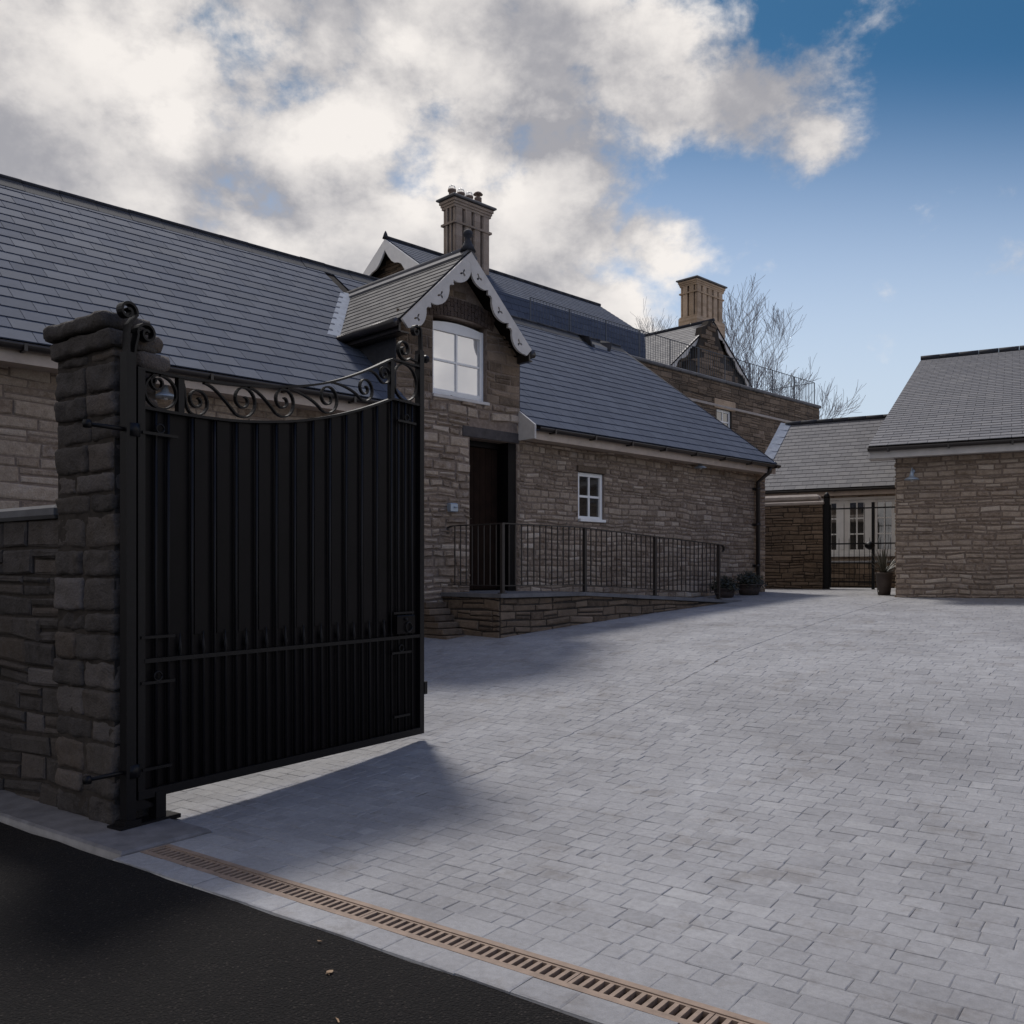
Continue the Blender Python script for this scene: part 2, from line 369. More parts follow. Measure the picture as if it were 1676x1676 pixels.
c = mx(t, 0.4, c, ramp(t, n2, [(0.3,(0.5,0.5,0.5)),(0.7,(1.1,1.1,1.1))]), 'MULTIPLY')
lk(t, c, b.inputs['Base Color']); b.inputs['Roughness'].default_value = 0.95; bump(t, b, n2, 0.6, 0.006); M['joint'] = m
m, t, b = newmat('asphalt'); n1 = nz(t, 90, 5, 0.8); n2 = nz(t, 1.3, 4); n3 = nz(t, 260, 2)
tcd = t.nodes.new('ShaderNodeTexCoord'); vo = t.nodes.new('ShaderNodeTexVoronoi'); lk(t, tcd.outputs['Object'], vo.inputs['Vector']); vo.inputs['Scale'].default_value = 95
sc_ = t.nodes.new('ShaderNodeSeparateColor'); lk(t, vo.outputs['Color'], sc_.inputs[0])
c = ramp(t, sc_.outputs[0], [(0.0,(0.007,0.0055,0.0055)),(0.6,(0.013,0.0105,0.010)),(0.86,(0.019,0.016,0.015)),(0.97,(0.036,0.030,0.027)),(1.0,(0.055,0.047,0.042))])
c = mx(t, ramp(t, vo.outputs['Distance'], [(0.25,(0,0,0)),(0.55,(1,1,1))]), c, (0.006,0.005,0.005))
c = mx(t, 0.7, c, ramp(t, n2, [(0.3,(0.6,0.6,0.6)),(0.7,(1.5,1.45,1.4))]), 'MULTIPLY')
lk(t, c, b.inputs['Base Color']); b.inputs['Roughness'].default_value = 0.85; b.inputs['Specular IOR Level'].default_value = 0.2
iv = t.nodes.new('ShaderNodeMath'); iv.operation = 'SUBTRACT'; lk(t, n1, iv.inputs[0]); lk(t, vo.outputs['Distance'], iv.inputs[1])
bump(t, b, iv.outputs[0], 1.0, 0.010); M['asphalt'] = m

# ------------------------------------------------------------------ generators
def stones(mb, f, a0, a1, b0, b1, hole=(), top=None, hs=(0.07,0.15), ws=(0.16,0.42), prot=0.02, mat=0, left=None, right=None, big=0.06, gap=0.009, bot=None, wob=0.034):
    """Coursed rubble on a plane: f(a,b,c) maps along, up, outward; holes are (a0,a1,b0,b1)."""
    b = b0
    while b < b1-0.005:
        h = random.uniform(*hs)
        if b+h > b1-0.035: h = b1-b
        for (h0, h1) in sorted({(x[2], x[3]) for x in hole}):
            for e in (h0, h1):
                if b+0.03 < e < b+h+0.03: h = max(e-b, 0.03)
        a = a0-random.uniform(0, 0.2)
        while a < a1:
            w = random.uniform(*ws)*(0.7+h*4.5); x0 = max(a, a0); x1 = min(a+w, a1); a += w
            if a1-x1 < 0.05: x1 = a1; a = a1
            segs = [(x0, x1)]
            for q in hole:
                if b < q[3]-0.004 and b+h > q[2]+0.004:
                    ns = []
                    for (p, r) in segs:
                        if r <= q[0] or p >= q[1]: ns.append((p, r))
                        else:
                            if p < q[0]: ns.append((p, q[0]))
                            if r > q[1]: ns.append((q[1], r))
                    segs = ns
            for (p, r) in segs:
                if r-p < 0.025: continue
                rows = [(b, b+h)]
                if h > 0.11 and random.random() < 0.35: k = random.uniform(0.4, 0.6)*h; rows = [(b, b+k), (b+k, b+h)]
                for (q0, q1) in rows:
                    tl = tr_ = q1; bl = br_ = q0
                    if top: tl = min(q1, top(p)); tr_ = min(q1, top(r))
                    if bot: bl = max(q0, bot(p)); br_ = max(q0, bot(r))
                    if min(tl-bl, tr_-br_) < 0.02: continue
                    j = lambda: random.uniform(0, gap*0.9)
                    pr = random.uniform(0.3, 1.0)*prot; k = min(0.016, (r-p)/4, (tl-bl)/4, (tr_-br_)/4)
                    o = [(p+gap/2+j(), bl+gap/2+j()), (r-gap/2-j(), br_+gap/2+j()), (r-gap/2-j(), tr_-gap/2-j()), (p+gap/2+j(), tl-gap/2-j())]
                    cx = sum(x[0] for x in o)/4; cz = sum(x[1] for x in o)/4
                    inn = [(x[0]+math.copysign(k*random.uniform(.5,1.3), cx-x[0]), x[1]+math.copysign(k*random.uniform(.5,1.3), cz-x[1])) for x in o]
                    if wob:
                        def wp(x):
                            q = Vector((x[0]*2.1+31, x[1]*2.6, 3.3)); n0 = _noise.noise_vector(q); n1 = _noise.noise_vector(q*4.1)
                            e_ = min(1, max(0, x[0]-a0)/.12, max(0, a1-x[0])/.12)
                            for hq in hole: e_ = min(e_, max(0, max(hq[0]-x[0], x[0]-hq[1], hq[2]-x[1], x[1]-hq[3]))/.15)
                            return (x[0]+(n0.x*.7+n1.x*.3)*wob*e_, x[1]+(n0.y+n1.y*.45)*wob*e_)
                        o = [wp(x) for x in o]; inn = [wp(x) for x in inn]
                    P = [f(x[0], x[1], -0.012) for x in o]+[f(x[0], x[1], pr*0.45) for x in o]+[f(x[0], x[1], pr*random.uniform(0.8, 1.15)) for x in inn]
                    fs = [(8,9,10,11)]
                    for i in range(4): n = (i+1) % 4; fs += [(i, n, n+4, i+4), (i+4, n+4, n+8, i+8)]
                    v = random.random(); v = v*0.8 if random.random() > big else random.uniform(0.85, 1)
                    mb.add(P, fs, mat=mat, tint=(v, random.random(), random.random()))
        b += h
def slates(mb, O, A, B, length, lo, hi, exp=0.24, w=0.30, mat=0, th=0.007):
    """Slates on a slope: O origin on the eave, A unit along, B unit up the slope; lo/hi give the limits at height b."""
    O = Vector(O); A = Vector(A).normalized(); B = Vector(B).normalized(); C = A.cross(B).normalized()
    if C.z < 0: C = -C
    n = int(math.ceil(length/exp))
    for i in range(n):
        b0 = i*exp; b1 = min(b0+exp, length); l0, l1, h0, h1 = lo(b0), lo(b1), hi(b0), hi(b1)
        a = min(l0, l1)-(0.5*w if i % 2 else 0)-0.001
        while a < max(h0, h1):
            ww = w
            p0, p1 = max(a, l0), max(a, l1); q0, q1 = min(a+ww, h0), min(a+ww, h1); a += ww
            if q0-p0 < 0.004 and q1-p1 < 0.004: continue
            q0 = max(q0, p0+0.002); q1 = max(q1, p1+0.002); g = 0.003
            d = random.uniform(-0.0004, 0.0004); db = random.uniform(-0.003, 0.003)
            def P(x, y, c): return O+A*x+B*y+C*c
            t0 = th*1.9+d; t1 = th*0.55
            mb.add([P(p0+g,b0+db,0.001), P(q0-g,b0+db,0.001), P(q1-g,b1+0.01,0), P(p1+g,b1+0.01,0),
                    P(p0+g,b0+db,t0), P(q0-g,b0+db,t0), P(q1-g,b1+0.01,t1), P(p1+g,b1+0.01,t1)],
                   [(4,5,6,7),(0,1,5,4),(1,2,6,5),(3,0,4,7)], mat=mat, tint=(random.random(), random.random(), 0))
def bargeboard(name, fr, root, A, Bp, yf, th, depth, n, mat, off=None, holes=True):
    """Scalloped board hanging below the verge from A (foot) to Bp (apex), both (x,z); yf front plane."""
    ax, az = A; bx, bz = Bp; Ln = math.hypot(bx-ax, bz-az); ux, uz = (bx-ax)/Ln, (bz-az)/Ln
    nx, nz_ = (uz, -ux) if ux > 0 else (-uz, ux)
    if nz_ > 0: nx, nz_ = -nx, -nz_
    cu = bpy.data.curves.new('tmp', 'CURVE'); cu.dimensions = '2D'; cu.fill_mode = 'BOTH'; cu.extrude = th/2
    def spl(pts):
        s = cu.splines.new('POLY'); s.points.add(len(pts)-1); s.use_cyclic_u = True
        for i, p in enumerate(pts): s.points[i].co = (p[0], p[1], 0, 1)
    prof = []
    K = 14
    for j in range(n):
        l0 = Ln*j/n; l1 = Ln*(j+1)/n
        for k in range(K):
            s = k/K
            # fat lobe at the foot of each bay, thinning up to a small cusp
            d = depth*(0.36+0.64*math.sin(min(1, s/0.62)*math.pi)**0.7) if s < 0.31 or True else 0
            d = depth*(0.45+0.55*max(0, math.sin(math.pi*min(1, s*1.25)))**0.65)
            if s > 0.84: d = depth*(0.45+0.22*math.sin(math.pi*(s-0.84)/0.16))
            if j == 0 and k == 0: d = depth*0.6
            prof.append((l0+(l1-l0)*s, -d))
    prof.append((Ln, -depth*0.45))
    pts = [(0, 0), (Ln, 0)]+prof[::-1]
    mp = lambda l, d: (ax+ux*l-nx*d, az+uz*l-nz_*d)
    spl([mp(l, d) for l, d in pts])
    if holes:
        for j in range(n):
            c = Ln*(j+0.40)/n; dd = -depth*0.56
            q = []
            for k in range(18):
                a = 2*math.pi*k/18; rr = depth*0.19*(0.55+0.45*math.cos(3*a))
                q.append(mp(c+rr*1.5*math.cos(a+0.5), dd+rr*1.15*math.sin(a+0.5)))
            spl(q)
    to = bpy.data.objects.new('tmp', cu); col.objects.link(to)
    dg = bpy.context.evaluated_depsgraph_get(); dg.update(); me = bpy.data.meshes.new_from_object(to.evaluated_get(dg))
    bpy.data.objects.remove(to); bpy.data.curves.remove(cu)
    r = root
    while r.parent: r = r.parent
    off = r['_off']
    for v in me.vertices: x, z, y = v.co; v.co = (x-off[0], yf+th/2+y-off[1], z-off[2])
    me.flip_normals(); me.materials.clear(); me.materials.append(mat); me.name = name
    o = bpy.data.objects.new(name, me); col.objects.link(o); o.parent = root; return o
def window(name, root, x0, x1, z0, z1, y, fr=0.05, nx=2, nz_=2, glass=None, bar=0.022, dep=0.06, frame=None, cill=True, label=None, arch=0.0):
    """Sash window in the plane y: frame with bars, each pane of glass its own sub-part."""
    frame = frame or M['white']; glass = glass or M['glass']
    mb = MB()
    mb.bbox(x0, x0+fr, y, y+dep, z0, z1, 0.004); mb.bbox(x1-fr, x1, y, y+dep, z0, z1, 0.004)
    mb.bbox(x0+fr, x1-fr, y+0.003, y+dep, z0, z0+fr*1.5, 0.004)
    if arch:
        n = 8
        for i in range(n):
            a = x0+fr+(x1-x0-2*fr)*i/n; b_ = x0+fr+(x1-x0-2*fr)*(i+1)/n
            g = lambda x: z1-fr*1.2+arch*(1-((x-(x0+x1)/2)/((x1-x0)/2))**2)
            mb.hexa([(a,y+0.003,z1-fr*1.7),(b_,y+0.003,z1-fr*1.7),(b_,y+dep,z1-fr*1.7),(a,y+dep,z1-fr*1.7),(a,y+0.003,g(a)+fr),(b_,y+0.003,g(b_)+fr),(b_,y+dep,g(b_)+fr),(a,y+dep,g(a)+fr)])
    else: mb.bbox(x0+fr, x1-fr, y+0.003, y+dep, z1-fr, z1, 0.004)
    ix0, ix1, iz0, iz1 = x0+fr, x1-fr, z0+fr*1.5, z1-(fr*1.7 if arch else fr)
    for i in range(1, nx):
        x = ix0+(ix1-ix0)*i/nx; mb.box(x-bar/2, x+bar/2, y+0.012, y+dep-0.012, iz0, iz1)
    for i in range(1, nz_):
        z = iz0+(iz1-iz0)*i/nz_; mb.box(ix0, ix1, y+0.014, y+dep-0.014, z-bar/2, z+bar/2)
    w = part(name, mb, frame, root, label=label)
    for i in range(nx):
        for j in range(nz_):
            g = MB(); a = ix0+(ix1-ix0)*i/nx; c = iz0+(iz1-iz0)*j/nz_
            g.box(a+0.002, a+(ix1-ix0)/nx-0.002, y+dep-0.030, y+dep-0.024, c+0.002, c+(iz1-iz0)/nz_-0.002)
            part('pane', g, glass, w)
    g = MB(); g.box(x0, x1, y+dep+0.001, y+dep+0.02, z0, z1); part('blind' if glass is M['glassbright'] else 'reveal_back', g, M['white'] if glass is M['glassbright'] else M['dark'], w)
    return w

# ------------------------------------------------------------------ GROUND
rim = 2.763                                            # upper edge of the drain
mb = MB(); es = [rim-0.004]+[rim+0.2+0.25*i for i in range(78)]+[24, 30, 60, 300]
xs = [-300, -60]+[-16+1.0*i for i in range(36)]+[60, 300]
for i, e in enumerate(es):
    for x in xs: mb.v.append((x, e, G(e)-0.0048))
for i in range(len(es)-1):
    for j in range(len(xs)-1):
        a = i*len(xs)+j; mb.f.append((a, a+1, a+1+len(xs), a+len(xs))); mb.m.append(0); mb.t.append((.5,.5,.5)); mb.sm.append(True)
structure('ground', mb, M['joint'], DF)
mb = MB(); AE = 2.455
xs = [-300,-40]+[-9+0.25*i for i in range(80)]+[40,300]; es = [-300,-30,-6,-2,0,1,2,2.3]
for e in es+[None]:
    for x in xs:
        ee = e if e is not None else AE+0.012*math.sin(x*9)*random.uniform(.3,1)
        mb.v.append((x, ee, -0.004))
for i in range(len(es)):
    for j in range(len(xs)-1):
        a = i*len(xs)+j; mb.f.append((a, a+1, a+1+len(xs), a+len(xs))); mb.m.append(0); mb.t.append((.5,.5,.5)); mb.sm.append(True)
structure('road', mb, M['asphalt'], DF)
# kerb course between the asphalt and the drain
def paver(mb, x0, x1, e0, e1, zf, ch=0.0042, gap=0.0003, jit=0.0016, dz=0.0):
    P = []; tz = [random.uniform(-jit, jit) for _ in range(4)]; base = random.uniform(-jit, jit)*0.8+dz
    jj = lambda: abs(random.gauss(0, 0.0014))*random.choice((-1, 1))
    o = [(x0+gap+jj(), e0+gap+jj()), (x1-gap+jj(), e0+gap+jj()), (x1-gap+jj(), e1-gap+jj()), (x0+gap+jj(), e1-gap+jj())]
    cx = (x0+x1)/2; ce = (e0+e1)/2
    inn = [(x+math.copysign(ch*random.uniform(.6,1.5), cx-x), e+math.copysign(ch*random.uniform(.6,1.5), ce-e)) for x, e in o]
    P = [(x, e, zf(e)-0.014) for x, e in o]+[(x, e, zf(e)-0.0026+base) for x, e in o]+[(x, e, zf(e)+base+tz[i]) for i, (x, e) in enumerate(inn)]
    fs = [(8,9,10,11)]
    for i in range(4): n = (i+1) % 4; fs += [(i, n, n+4, i+4), (i+4, n+4, n+8, i+8)]
    v = random.gauss(0.45, 0.17); v = min(max(v, 0), 0.88)
    
    mb.add(P, fs, tint=(v, random.random(), random.random()))
mb = MB(); x = -4.21
while x < 6:
    w = random.choice((0.2, 0.2, 0.15, 0.24)); paver(mb, x, x+w, AE+0.003, 2.597, lambda e: 0.006, ch=0.009); x += w
mb.box(-4.23, 6.2, AE+0.01, 2.6, -0.05, -0.006, mat=1)
structure('kerb', mb, [M['paver'], M['joint']], DF)
# paving
mb = MB(); e = rim+0.001; row = 0; LINE = -3.78
HX1 = HF.at(1250, 900, 0)[0]
def skip(x, y):
    dxx = y and (x/y*F+CX)
    if y < 1.2: return True
    if dxx < -500 or dxx > 3300: return True
    s, t_ = HF.inv(x, y)
    if t_ > 0.12 and s < HX1-0.1: return True
    s, t_ = WF.inv(x, y)
    if t_ > 0.12 and s > 0.1: return True
    if t_ > 4.7: return True
    return False
while e < 22:
    h = (0.115 if row % 3 else 0.10) if row else 0.14
    x = -10-random.uniform(0, .2)
    while x < 13:
        w = random.choice((0.085, 0.12, 0.12, 0.15, 0.17, 0.19))
        if row == 0: w = random.choice((0.24, 0.2, 0.28))
        x1 = x+w
        if x < LINE < x1 and e > 3.6: x1 = LINE-0.008 if x1-LINE < w else x1
        cxy = DF.xy((x+x1)/2, e+h/2)
        if not skip(*cxy) and x1-x > 0.03: paver(mb, x, x1, e, e+h, G, jit=0.0013)
        if x < LINE < x+w and e > 3.6: x = LINE+0.008
        else: x = x1
    e += h; row += 1
structure('pavement', mb, M['paver'], DF)
# drain
dr = thing('drain_channel', 'long slotted drain with rusty brown edges between the paving and the black asphalt', 'drain', DF, (0, 2.68, 0))
mb = MB(); X0, X1 = -4.20, 5.6; E0, E1 = 2.600, rim
mb.box(X0, X1, E0, E0+0.030, -0.12, 0.003); mb.box(X0, X1, E1-0.030, E1, -0.12, 0.003)
mb.box(X0, X1, E0+0.03, E1-0.03, -0.12, -0.10, mat=1); mb.box(X0-0.02, X0, E0, E1, -0.12, 0.003)
part('channel_edge', mb, [M['drain'], M['dark']], dr)
mb = MB(); gl = 0.5; ga, gb = E0+0.0315, E1-0.0315
gx = X0+0.003
mb.box(0, gl-0.004, ga, ga+0.009, -0.02, -0.001); mb.box(0, gl-0.004, gb-0.009, gb, -0.02, -0.001)
ns = 12
for i in range(ns+1):
    x = (gl-0.004-0.014)*i/ns; mb.box(x, x+(0.0165 if i not in (0, ns) else 0.014), ga+0.009, gb-0.009, -0.02, -0.0015)
gme = mesh_from(mb, 'grate', [M['drain']])
k = 0
while gx+gl*k < X1-gl:
    g = part('grate', gme, None, dr); g.location = (gx+gl*k, -2.68, 0); k += 1
# slab at the foot of the pier
px_slab = DF.inv(*[(186-838)/1500*4.55, 4.55])
mb = MB(); mb.bbox(-7.5, -4.215, 2.50, 3.02, -0.05, 0.022, 0.012)
single('threshold_slab', mb, M['slab'], 'dark stained concrete slab at the foot of the left gate pier beside the drain end', 'slab', DF, (-5.2, 2.75, 0))

# ------------------------------------------------------------------ LONG STONE HOUSE
GZH = gzf(HF, -1, -0.5)
hs = thing('stone_house', 'long brown stone house with blue slate roof and gabled dormer bay behind the railed ramp', 'house', HF, (0, 0, GZH))
EV = HF.at(850, 691, -0.34)[1]                          # roof edge height
RY = 3.2; RZ = (HF.at(600, 463, RY)[1]+HF.at(995, 562, RY)[1])/2
S0 = -11.0; SE = HF.at(1252, 900, 0)[0]; SR = HF.at(1015, 568, RY)[0]; SEE = HF.at(1271, 760, -0.34)[0]
bl = HF.at(647, 600, 0)[0]; br = HF.at(848, 640, 0)[0]; bm = (bl+br)/2
pitch = (RZ-EV)/(RY+0.34); roofz = lambda y: EV+pitch*(y+0.34)
WT = EV-0.06
# openings (front wall)
d0, dz1 = HF.at(766, 716, 0); d1 = HF.at(843, 716, 0)[0]; dz0 = HF.at(800, 967, 0)[1]
w0 = HF.at(946, 814, 0)[0]; w1 = HF.at(988, 814, 0)[0]; wz1 = HF.at(967, 774, 0)[1]; wz0 = HF.at(967, 855, 0)[1]
u0 = HF.at(706, 600, 0)[0]; u1 = HF.at(794, 600, 0)[0]; uz0 = HF.at(750, 652, 0)[1]; uz1 = HF.at(750, 533, 0)[1]
APX, APZ = bm, HF.at(765, 413, -0.28)[1]; FTZ = HF.at(860, 570, -0.28)[1]
fl = HF.at(656, 520, -0.28)[0]; fr_ = HF.at(864, 573, -0.28)[0]; APX = (fl+fr_)/2
gslope = (APZ-FTZ)/((fr_-fl)/2)
print('house', S0, SE, 'EV', EV, 'RZ', RZ, 'pitch', math.degrees(math.atan(pitch)), 'bay', bl, br, 'door', d0, d1, dz0, dz1, 'win', w0, w1, wz0, wz1, 'up', u0, u1, uz0, uz1, 'apex', APX, APZ, FTZ)
bt = lambda a: APZ-0.10-gslope*abs(a-APX)
def backing(mb, holes, x0, x1, z0, z1, y0, y1, mat):
    """Solid wall slab with openings, as vertical strips."""
    cuts = sorted({x0, x1}|{min(max(h[i], x0), x1) for h in holes for i in (0, 1)})
    for a, b in zip(cuts, cuts[1:]):
        zs = [(h[2], h[3]) for h in holes if h[0] <= a+1e-6 and h[1] >= b-1e-6]
        z = z0
        for h0, h1 in sorted(zs):
            if h0 > z: mb.box(a, b, y0, y1, z, h0, mat=mat)
            z = max(z, h1)
        if z < z1: mb.box(a, b, y0, y1, z, z1, mat=mat)
gf = lambda a: gzf(HF, a, 0)-0.08
fmap = lambda a, b, c: (a, -c, b)
door = (d0, d1, 0, dz1); win = (w0, w1, wz0, wz1); upw = (u0, u1, uz0, uz1+0.07)
mb = MB()
backing(mb, [door, win, (bl, br, -9, 99)], S0, SE, 0.1, WT, 0.0, 0.45, 1)
mb.box(SE-0.45, SE, 0.45, 2*RY-0.34, 0.1, WT, mat=1); mb.box(S0, SE, 2*RY-0.4, 2*RY-0.0, 0.1, WT, mat=1)
stones(mb, fmap, S0, bl, 0.1, WT, (), bot=gf, hs=(0.08,0.17))
stones(mb, fmap, br+0.004, SE, 0.3, WT, (win,), bot=gf, hs=(0.045,0.11), ws=(0.11,0.30), gap=.011, prot=.026)
stones(mb, lambda a, b, c: (SE+c, a, b), 0.0, 2*RY-0.3, 0.5, WT, ())
part('wall', mb, [M['stone'], M['mortar']], hs)
# gabled bay
mb = MB()
BTOP = uz0-0.25
hol = [(d0, d1, -9, dz1), upw]
backing(mb, hol, bl, br, 0.1, EV+0.25, -0.03, 0.40, 1)
cuts = [bl, u0, u1, br]
n = 14
xs = sorted(set([bl+(br-bl)*i/n for i in range(n+1)]+[u0, u1, APX]))
for a, b in zip(xs, xs[1:]):
    zb = EV+0.25
    segs = [(zb, None)]
    if a >= u0-1e-6 and b <= u1+1e-6: zb = upw[3]
    mb.hexa([(a,-0.03,zb),(b,-0.03,zb),(b,0.4,zb),(a,0.4,zb),(a,-0.03,bt(a)),(b,-0.03,bt(b)),(b,0.4,bt(b)),(a,0.4,bt(a))], mat=1)
bmap = lambda a, b, c: (a, -0.03-c, b)
AH = 0.36                                              # arch height above the window
archz = lambda a: uz1+0.06+0.035*(1-((a-(u0+u1)/2)/((u1-u0)/2))**2)
stones(mb, bmap, bl, br, 0.1, uz0, [(d0, d1, -9, dz1+0.16), (d0-0.14, d1+0.05, dz1, dz1+0.15)], bot=gf, hs=(0.06,0.15), ws=(0.12,0.30), prot=0.042, gap=.016)
stones(mb, bmap, bl, br, uz0, uz1+0.02, [(u0, u1, uz0-0.01, 9)], hs=(0.08,0.15), mat=2)
stones(mb, bmap, bl, br, uz1+0.02, APZ, [(u0-0.13, u1+0.13, uz1, uz1+AH)], top=lambda a: bt(a)-0.01, hs=(0.07,0.14), mat=2)
part('bay_wall', mb, [M['stone'], M['mortar'], M['stone_dark']], hs, label='gabled bay wall of darker brown stone')
mb = MB(); n = 20
for i in range(n):                                     # brick-on-end arch over the upper window
    a = u0-0.12+(u1-u0+0.24)*i/n; b = u0-0.12+(u1-u0+0.24)*(i+1)/n-0.008; m0 = (u0+u1)/2; W2 = (u1-u0)/2+0.12
    lo = lambda x: uz1+0.025+0.075*(1-((x-m0)/W2)**2); fan = lambda x: m0+(x-m0)*1.07
    for (k0, k1) in ((0, 0.5), (0.52, 1.0)) if i % 2 else ((0, 0.24), (0.26, 0.74), (0.76, 1.0)):
        hh = AH-0.11; y = -0.045-random.uniform(0, 0.006)
        mm = lambda x, k: m0+(x-m0)*(1+0.07*k)
        mb.hexa([(mm(a,k0),y,lo(a)+hh*k0),(mm(b,k0),y,lo(b)+hh*k0),(mm(b,k0),-0.02,lo(b)+hh*k0),(mm(a,k0),-0.02,lo(a)+hh*k0),
                 (mm(a,k1),y,lo(a)+hh*k1-.008),(mm(b,k1),y,lo(b)+hh*k1-.008),(mm(b,k1),-0.02,lo(b)+hh*k1-.008),(mm(a,k1),-0.02,lo(a)+hh*k1-.008)], tint=(random.random(), 0, 0))
part('brick_arch', mb, M['brick'], hs)
window('dormer_window', hs, u0+0.004, u1-0.004, uz0+0.002, uz1-0.005, 0.035, fr=0.062, glass=M['glassbright'], bar=0.028, arch=0.05, label='white four-pane window with bright panes in the gable')
mb = MB(); mb.bbox(u0-0.02, u1+0.02, -0.075, 0.035, uz0-0.045, uz0+0.0, 0.006); part('window_sill', mb, M['offwhite'], hs)
window('side_window', hs, w0+0.003, w1-0.003, wz0+0.002, wz1-0.003, 0.03, fr=0.062, glass=M['glass'], bar=0.035, label='small white four-pane window above the ramp railing')
mb = MB(); mb.bbox(w0-0.03, w1+0.03, -0.035, 0.12, wz1, wz1+0.10, 0.01); part('window_lintel', mb, M['stone_dark'], hs)
mb = MB(); mb.bbox(w0+0.01, w1+0.0, -0.05, 0.03, wz0+0.004, wz0+0.05, 0.006); part('window_sill', mb, M['white'], hs)
# doorway
mb = MB(); mb.bbox(d0-0.13, d1+0.04, -0.045, 0.2, dz1+0.004, dz1+0.15, 0.008); part('door_lintel', mb, M['woodlintel'], hs)
mb = MB(); 
mb.box(d0+0.002, d0+0.06, 0.16, 0.26, dz0, dz1); mb.box(d1-0.16, d1-0.004, -0.02, 0.24, dz0, dz1); mb.box(d0+0.06, d1-0.16, 0.16, 0.26, dz1-0.08, dz1)
df = part('door_frame', mb, M['blackp'], hs)
mb = MB(); n = 6
for i in range(n):
    a = d0+0.062+(d1-0.164-d0-0.062)*i/n; b = d0+0.062+(d1-0.164-d0-0.062)*(i+1)/n-0.006
    mb.box(a, b, 0.20, 0.235, dz0+0.02, dz1-0.085)
mb.box(d0+0.062, d1-0.164, 0.226, 0.25, dz0+0.01, dz1-0.083)
dd = part('door', mb, M['wood'], hs, label='dark brown plank door deep in its recess')
mb = MB(); mb.box(d0+0.08, d0+0.11, 0.165, 0.199, dz0+0.95, dz0+1.09); mb.tube([(d0+0.095,0.17,dz0+1.02),(d0+0.095,0.145,dz0+1.02),(d0+0.19,0.145,dz0+1.02)], 0.008, 6)
part('handle', mb, M['iron'], dd)
mb = MB(); mb.box(d0, d1, -0.0, 0.4, 0.2, dz0+0.002); part('door_step', mb, M['coping'], hs)
# main roof: front slope left and right of the bay, with valleys; back slope; hip
sl_ = math.hypot(RY+0.34, RZ-EV); Bv = (0, (RY+0.34)/sl_, (RZ-EV)/sl_)
def yb(b): return -0.34+Bv[1]*b
def zb_(b): return EV+Bv[2]*b
DRZ = APZ+0.02                                         # dormer ridge height
def vl(b):                                             # left valley limit of main slope at height b
    z = zb_(b)
    if z < FTZ: return bl-0.0
    return min(APX, APX-(DRZ-z)/gslope)
def vr(b):
    z = zb_(b)
    if z < FTZ: return br
    return max(APX, APX+(DRZ-z)/gslope)
mb = MB()
slates(mb, (0,-0.34,EV), (1,0,0), Bv, sl_, lambda b: S0, lambda b: vl(b)-(0.13 if zb_(b)>FTZ else 0), exp=0.235, w=0.33)
hipx = lambda b: SEE+(SR-SEE)*b/sl_
slates(mb, (0,-0.34,EV), (1,0,0), Bv, sl_, lambda b: vr(b)+(0.05 if zb_(b)>FTZ else 0), hipx, exp=0.235, w=0.33)
# solid under the slates
th = 0.05
def slabq(p, m=1, dz=-0.012):
    P = [(x, y, z+dz) for x, y, z in p]; Q = [(x, y, z+dz-th) for x, y, z in p]; n = len(P)
    mb.add(Q+P, [tuple(range(n))[::-1], tuple(range(n, 2*n))]+[(i, (i+1) % n, (i+1) % n+n, i+n) for i in range(n)], mat=m)
bF = (FTZ-EV)/Bv[2]; bD = (DRZ-EV)/Bv[2]
slabq([(S0,-0.34,EV),(bl-0.0,-0.34,EV),(bl-0.0,yb(bF),FTZ),(APX,yb(bD),DRZ),(APX,RY,RZ),(S0,RY,RZ)])
slabq([(br,-0.34,EV),(SEE,-0.34,EV),(SR,RY,RZ),(APX,RY,RZ),(APX,yb(bD),DRZ),(br,yb(bF),FTZ)])
slabq([(S0,2*RY+0.34,EV),(S0,RY,RZ),(SR,RY,RZ),(SEE,2*RY+0.34,EV)][::-1])
slabq([(SEE,-0.34,EV),(SEE,2*RY+0.34,EV),(SR,RY,RZ)])
slates(mb, (SEE,-0.34,EV), (0,1,0), Vector((SR-SEE,0,RZ-EV)), math.hypot(SR-SEE,RZ-EV), lambda b: (RY+0.34)*b/math.hypot(SR-SEE,RZ-EV), lambda b: 2*(RY+0.34)-(RY+0.34)*b/math.hypot(SR-SEE,RZ-EV))
part('roof', mb, [M['slate'], M['dark']], hs)
mb = MB(); x = S0
while x < SR-0.02:
    x2 = min(x+0.45, SR); w = random.uniform(-0.004, 0.004)
    for sgn in (-1, 1):
        yo = RY+sgn*0.17; P = [(x,RY,RZ+0.055+w),(x2-0.006,RY,RZ+0.055+w),(x2-0.006,yo,RZ-0.115+w),(x,yo,RZ-0.115+w)]
        mb.add(P+[(p[0],p[1],p[2]-0.02) for p in P], [(0,1,2,3),(4,5,6,7),(0,1,5,4),(1,2,6,5),(2,3,7,6),(3,0,4,7)], tint=(random.random(),0,0))
    mb.tube([(x,RY,RZ+0.055+w),(x2-0.006,RY,RZ+0.055+w)], 0.03, 8)
    x = x2
mb.tube([(SR,RY,RZ+0.0),(SEE,-0.34,EV+0.0)], 0.022, 6)
part('ridge_tiles', mb, M['ridge'], hs)
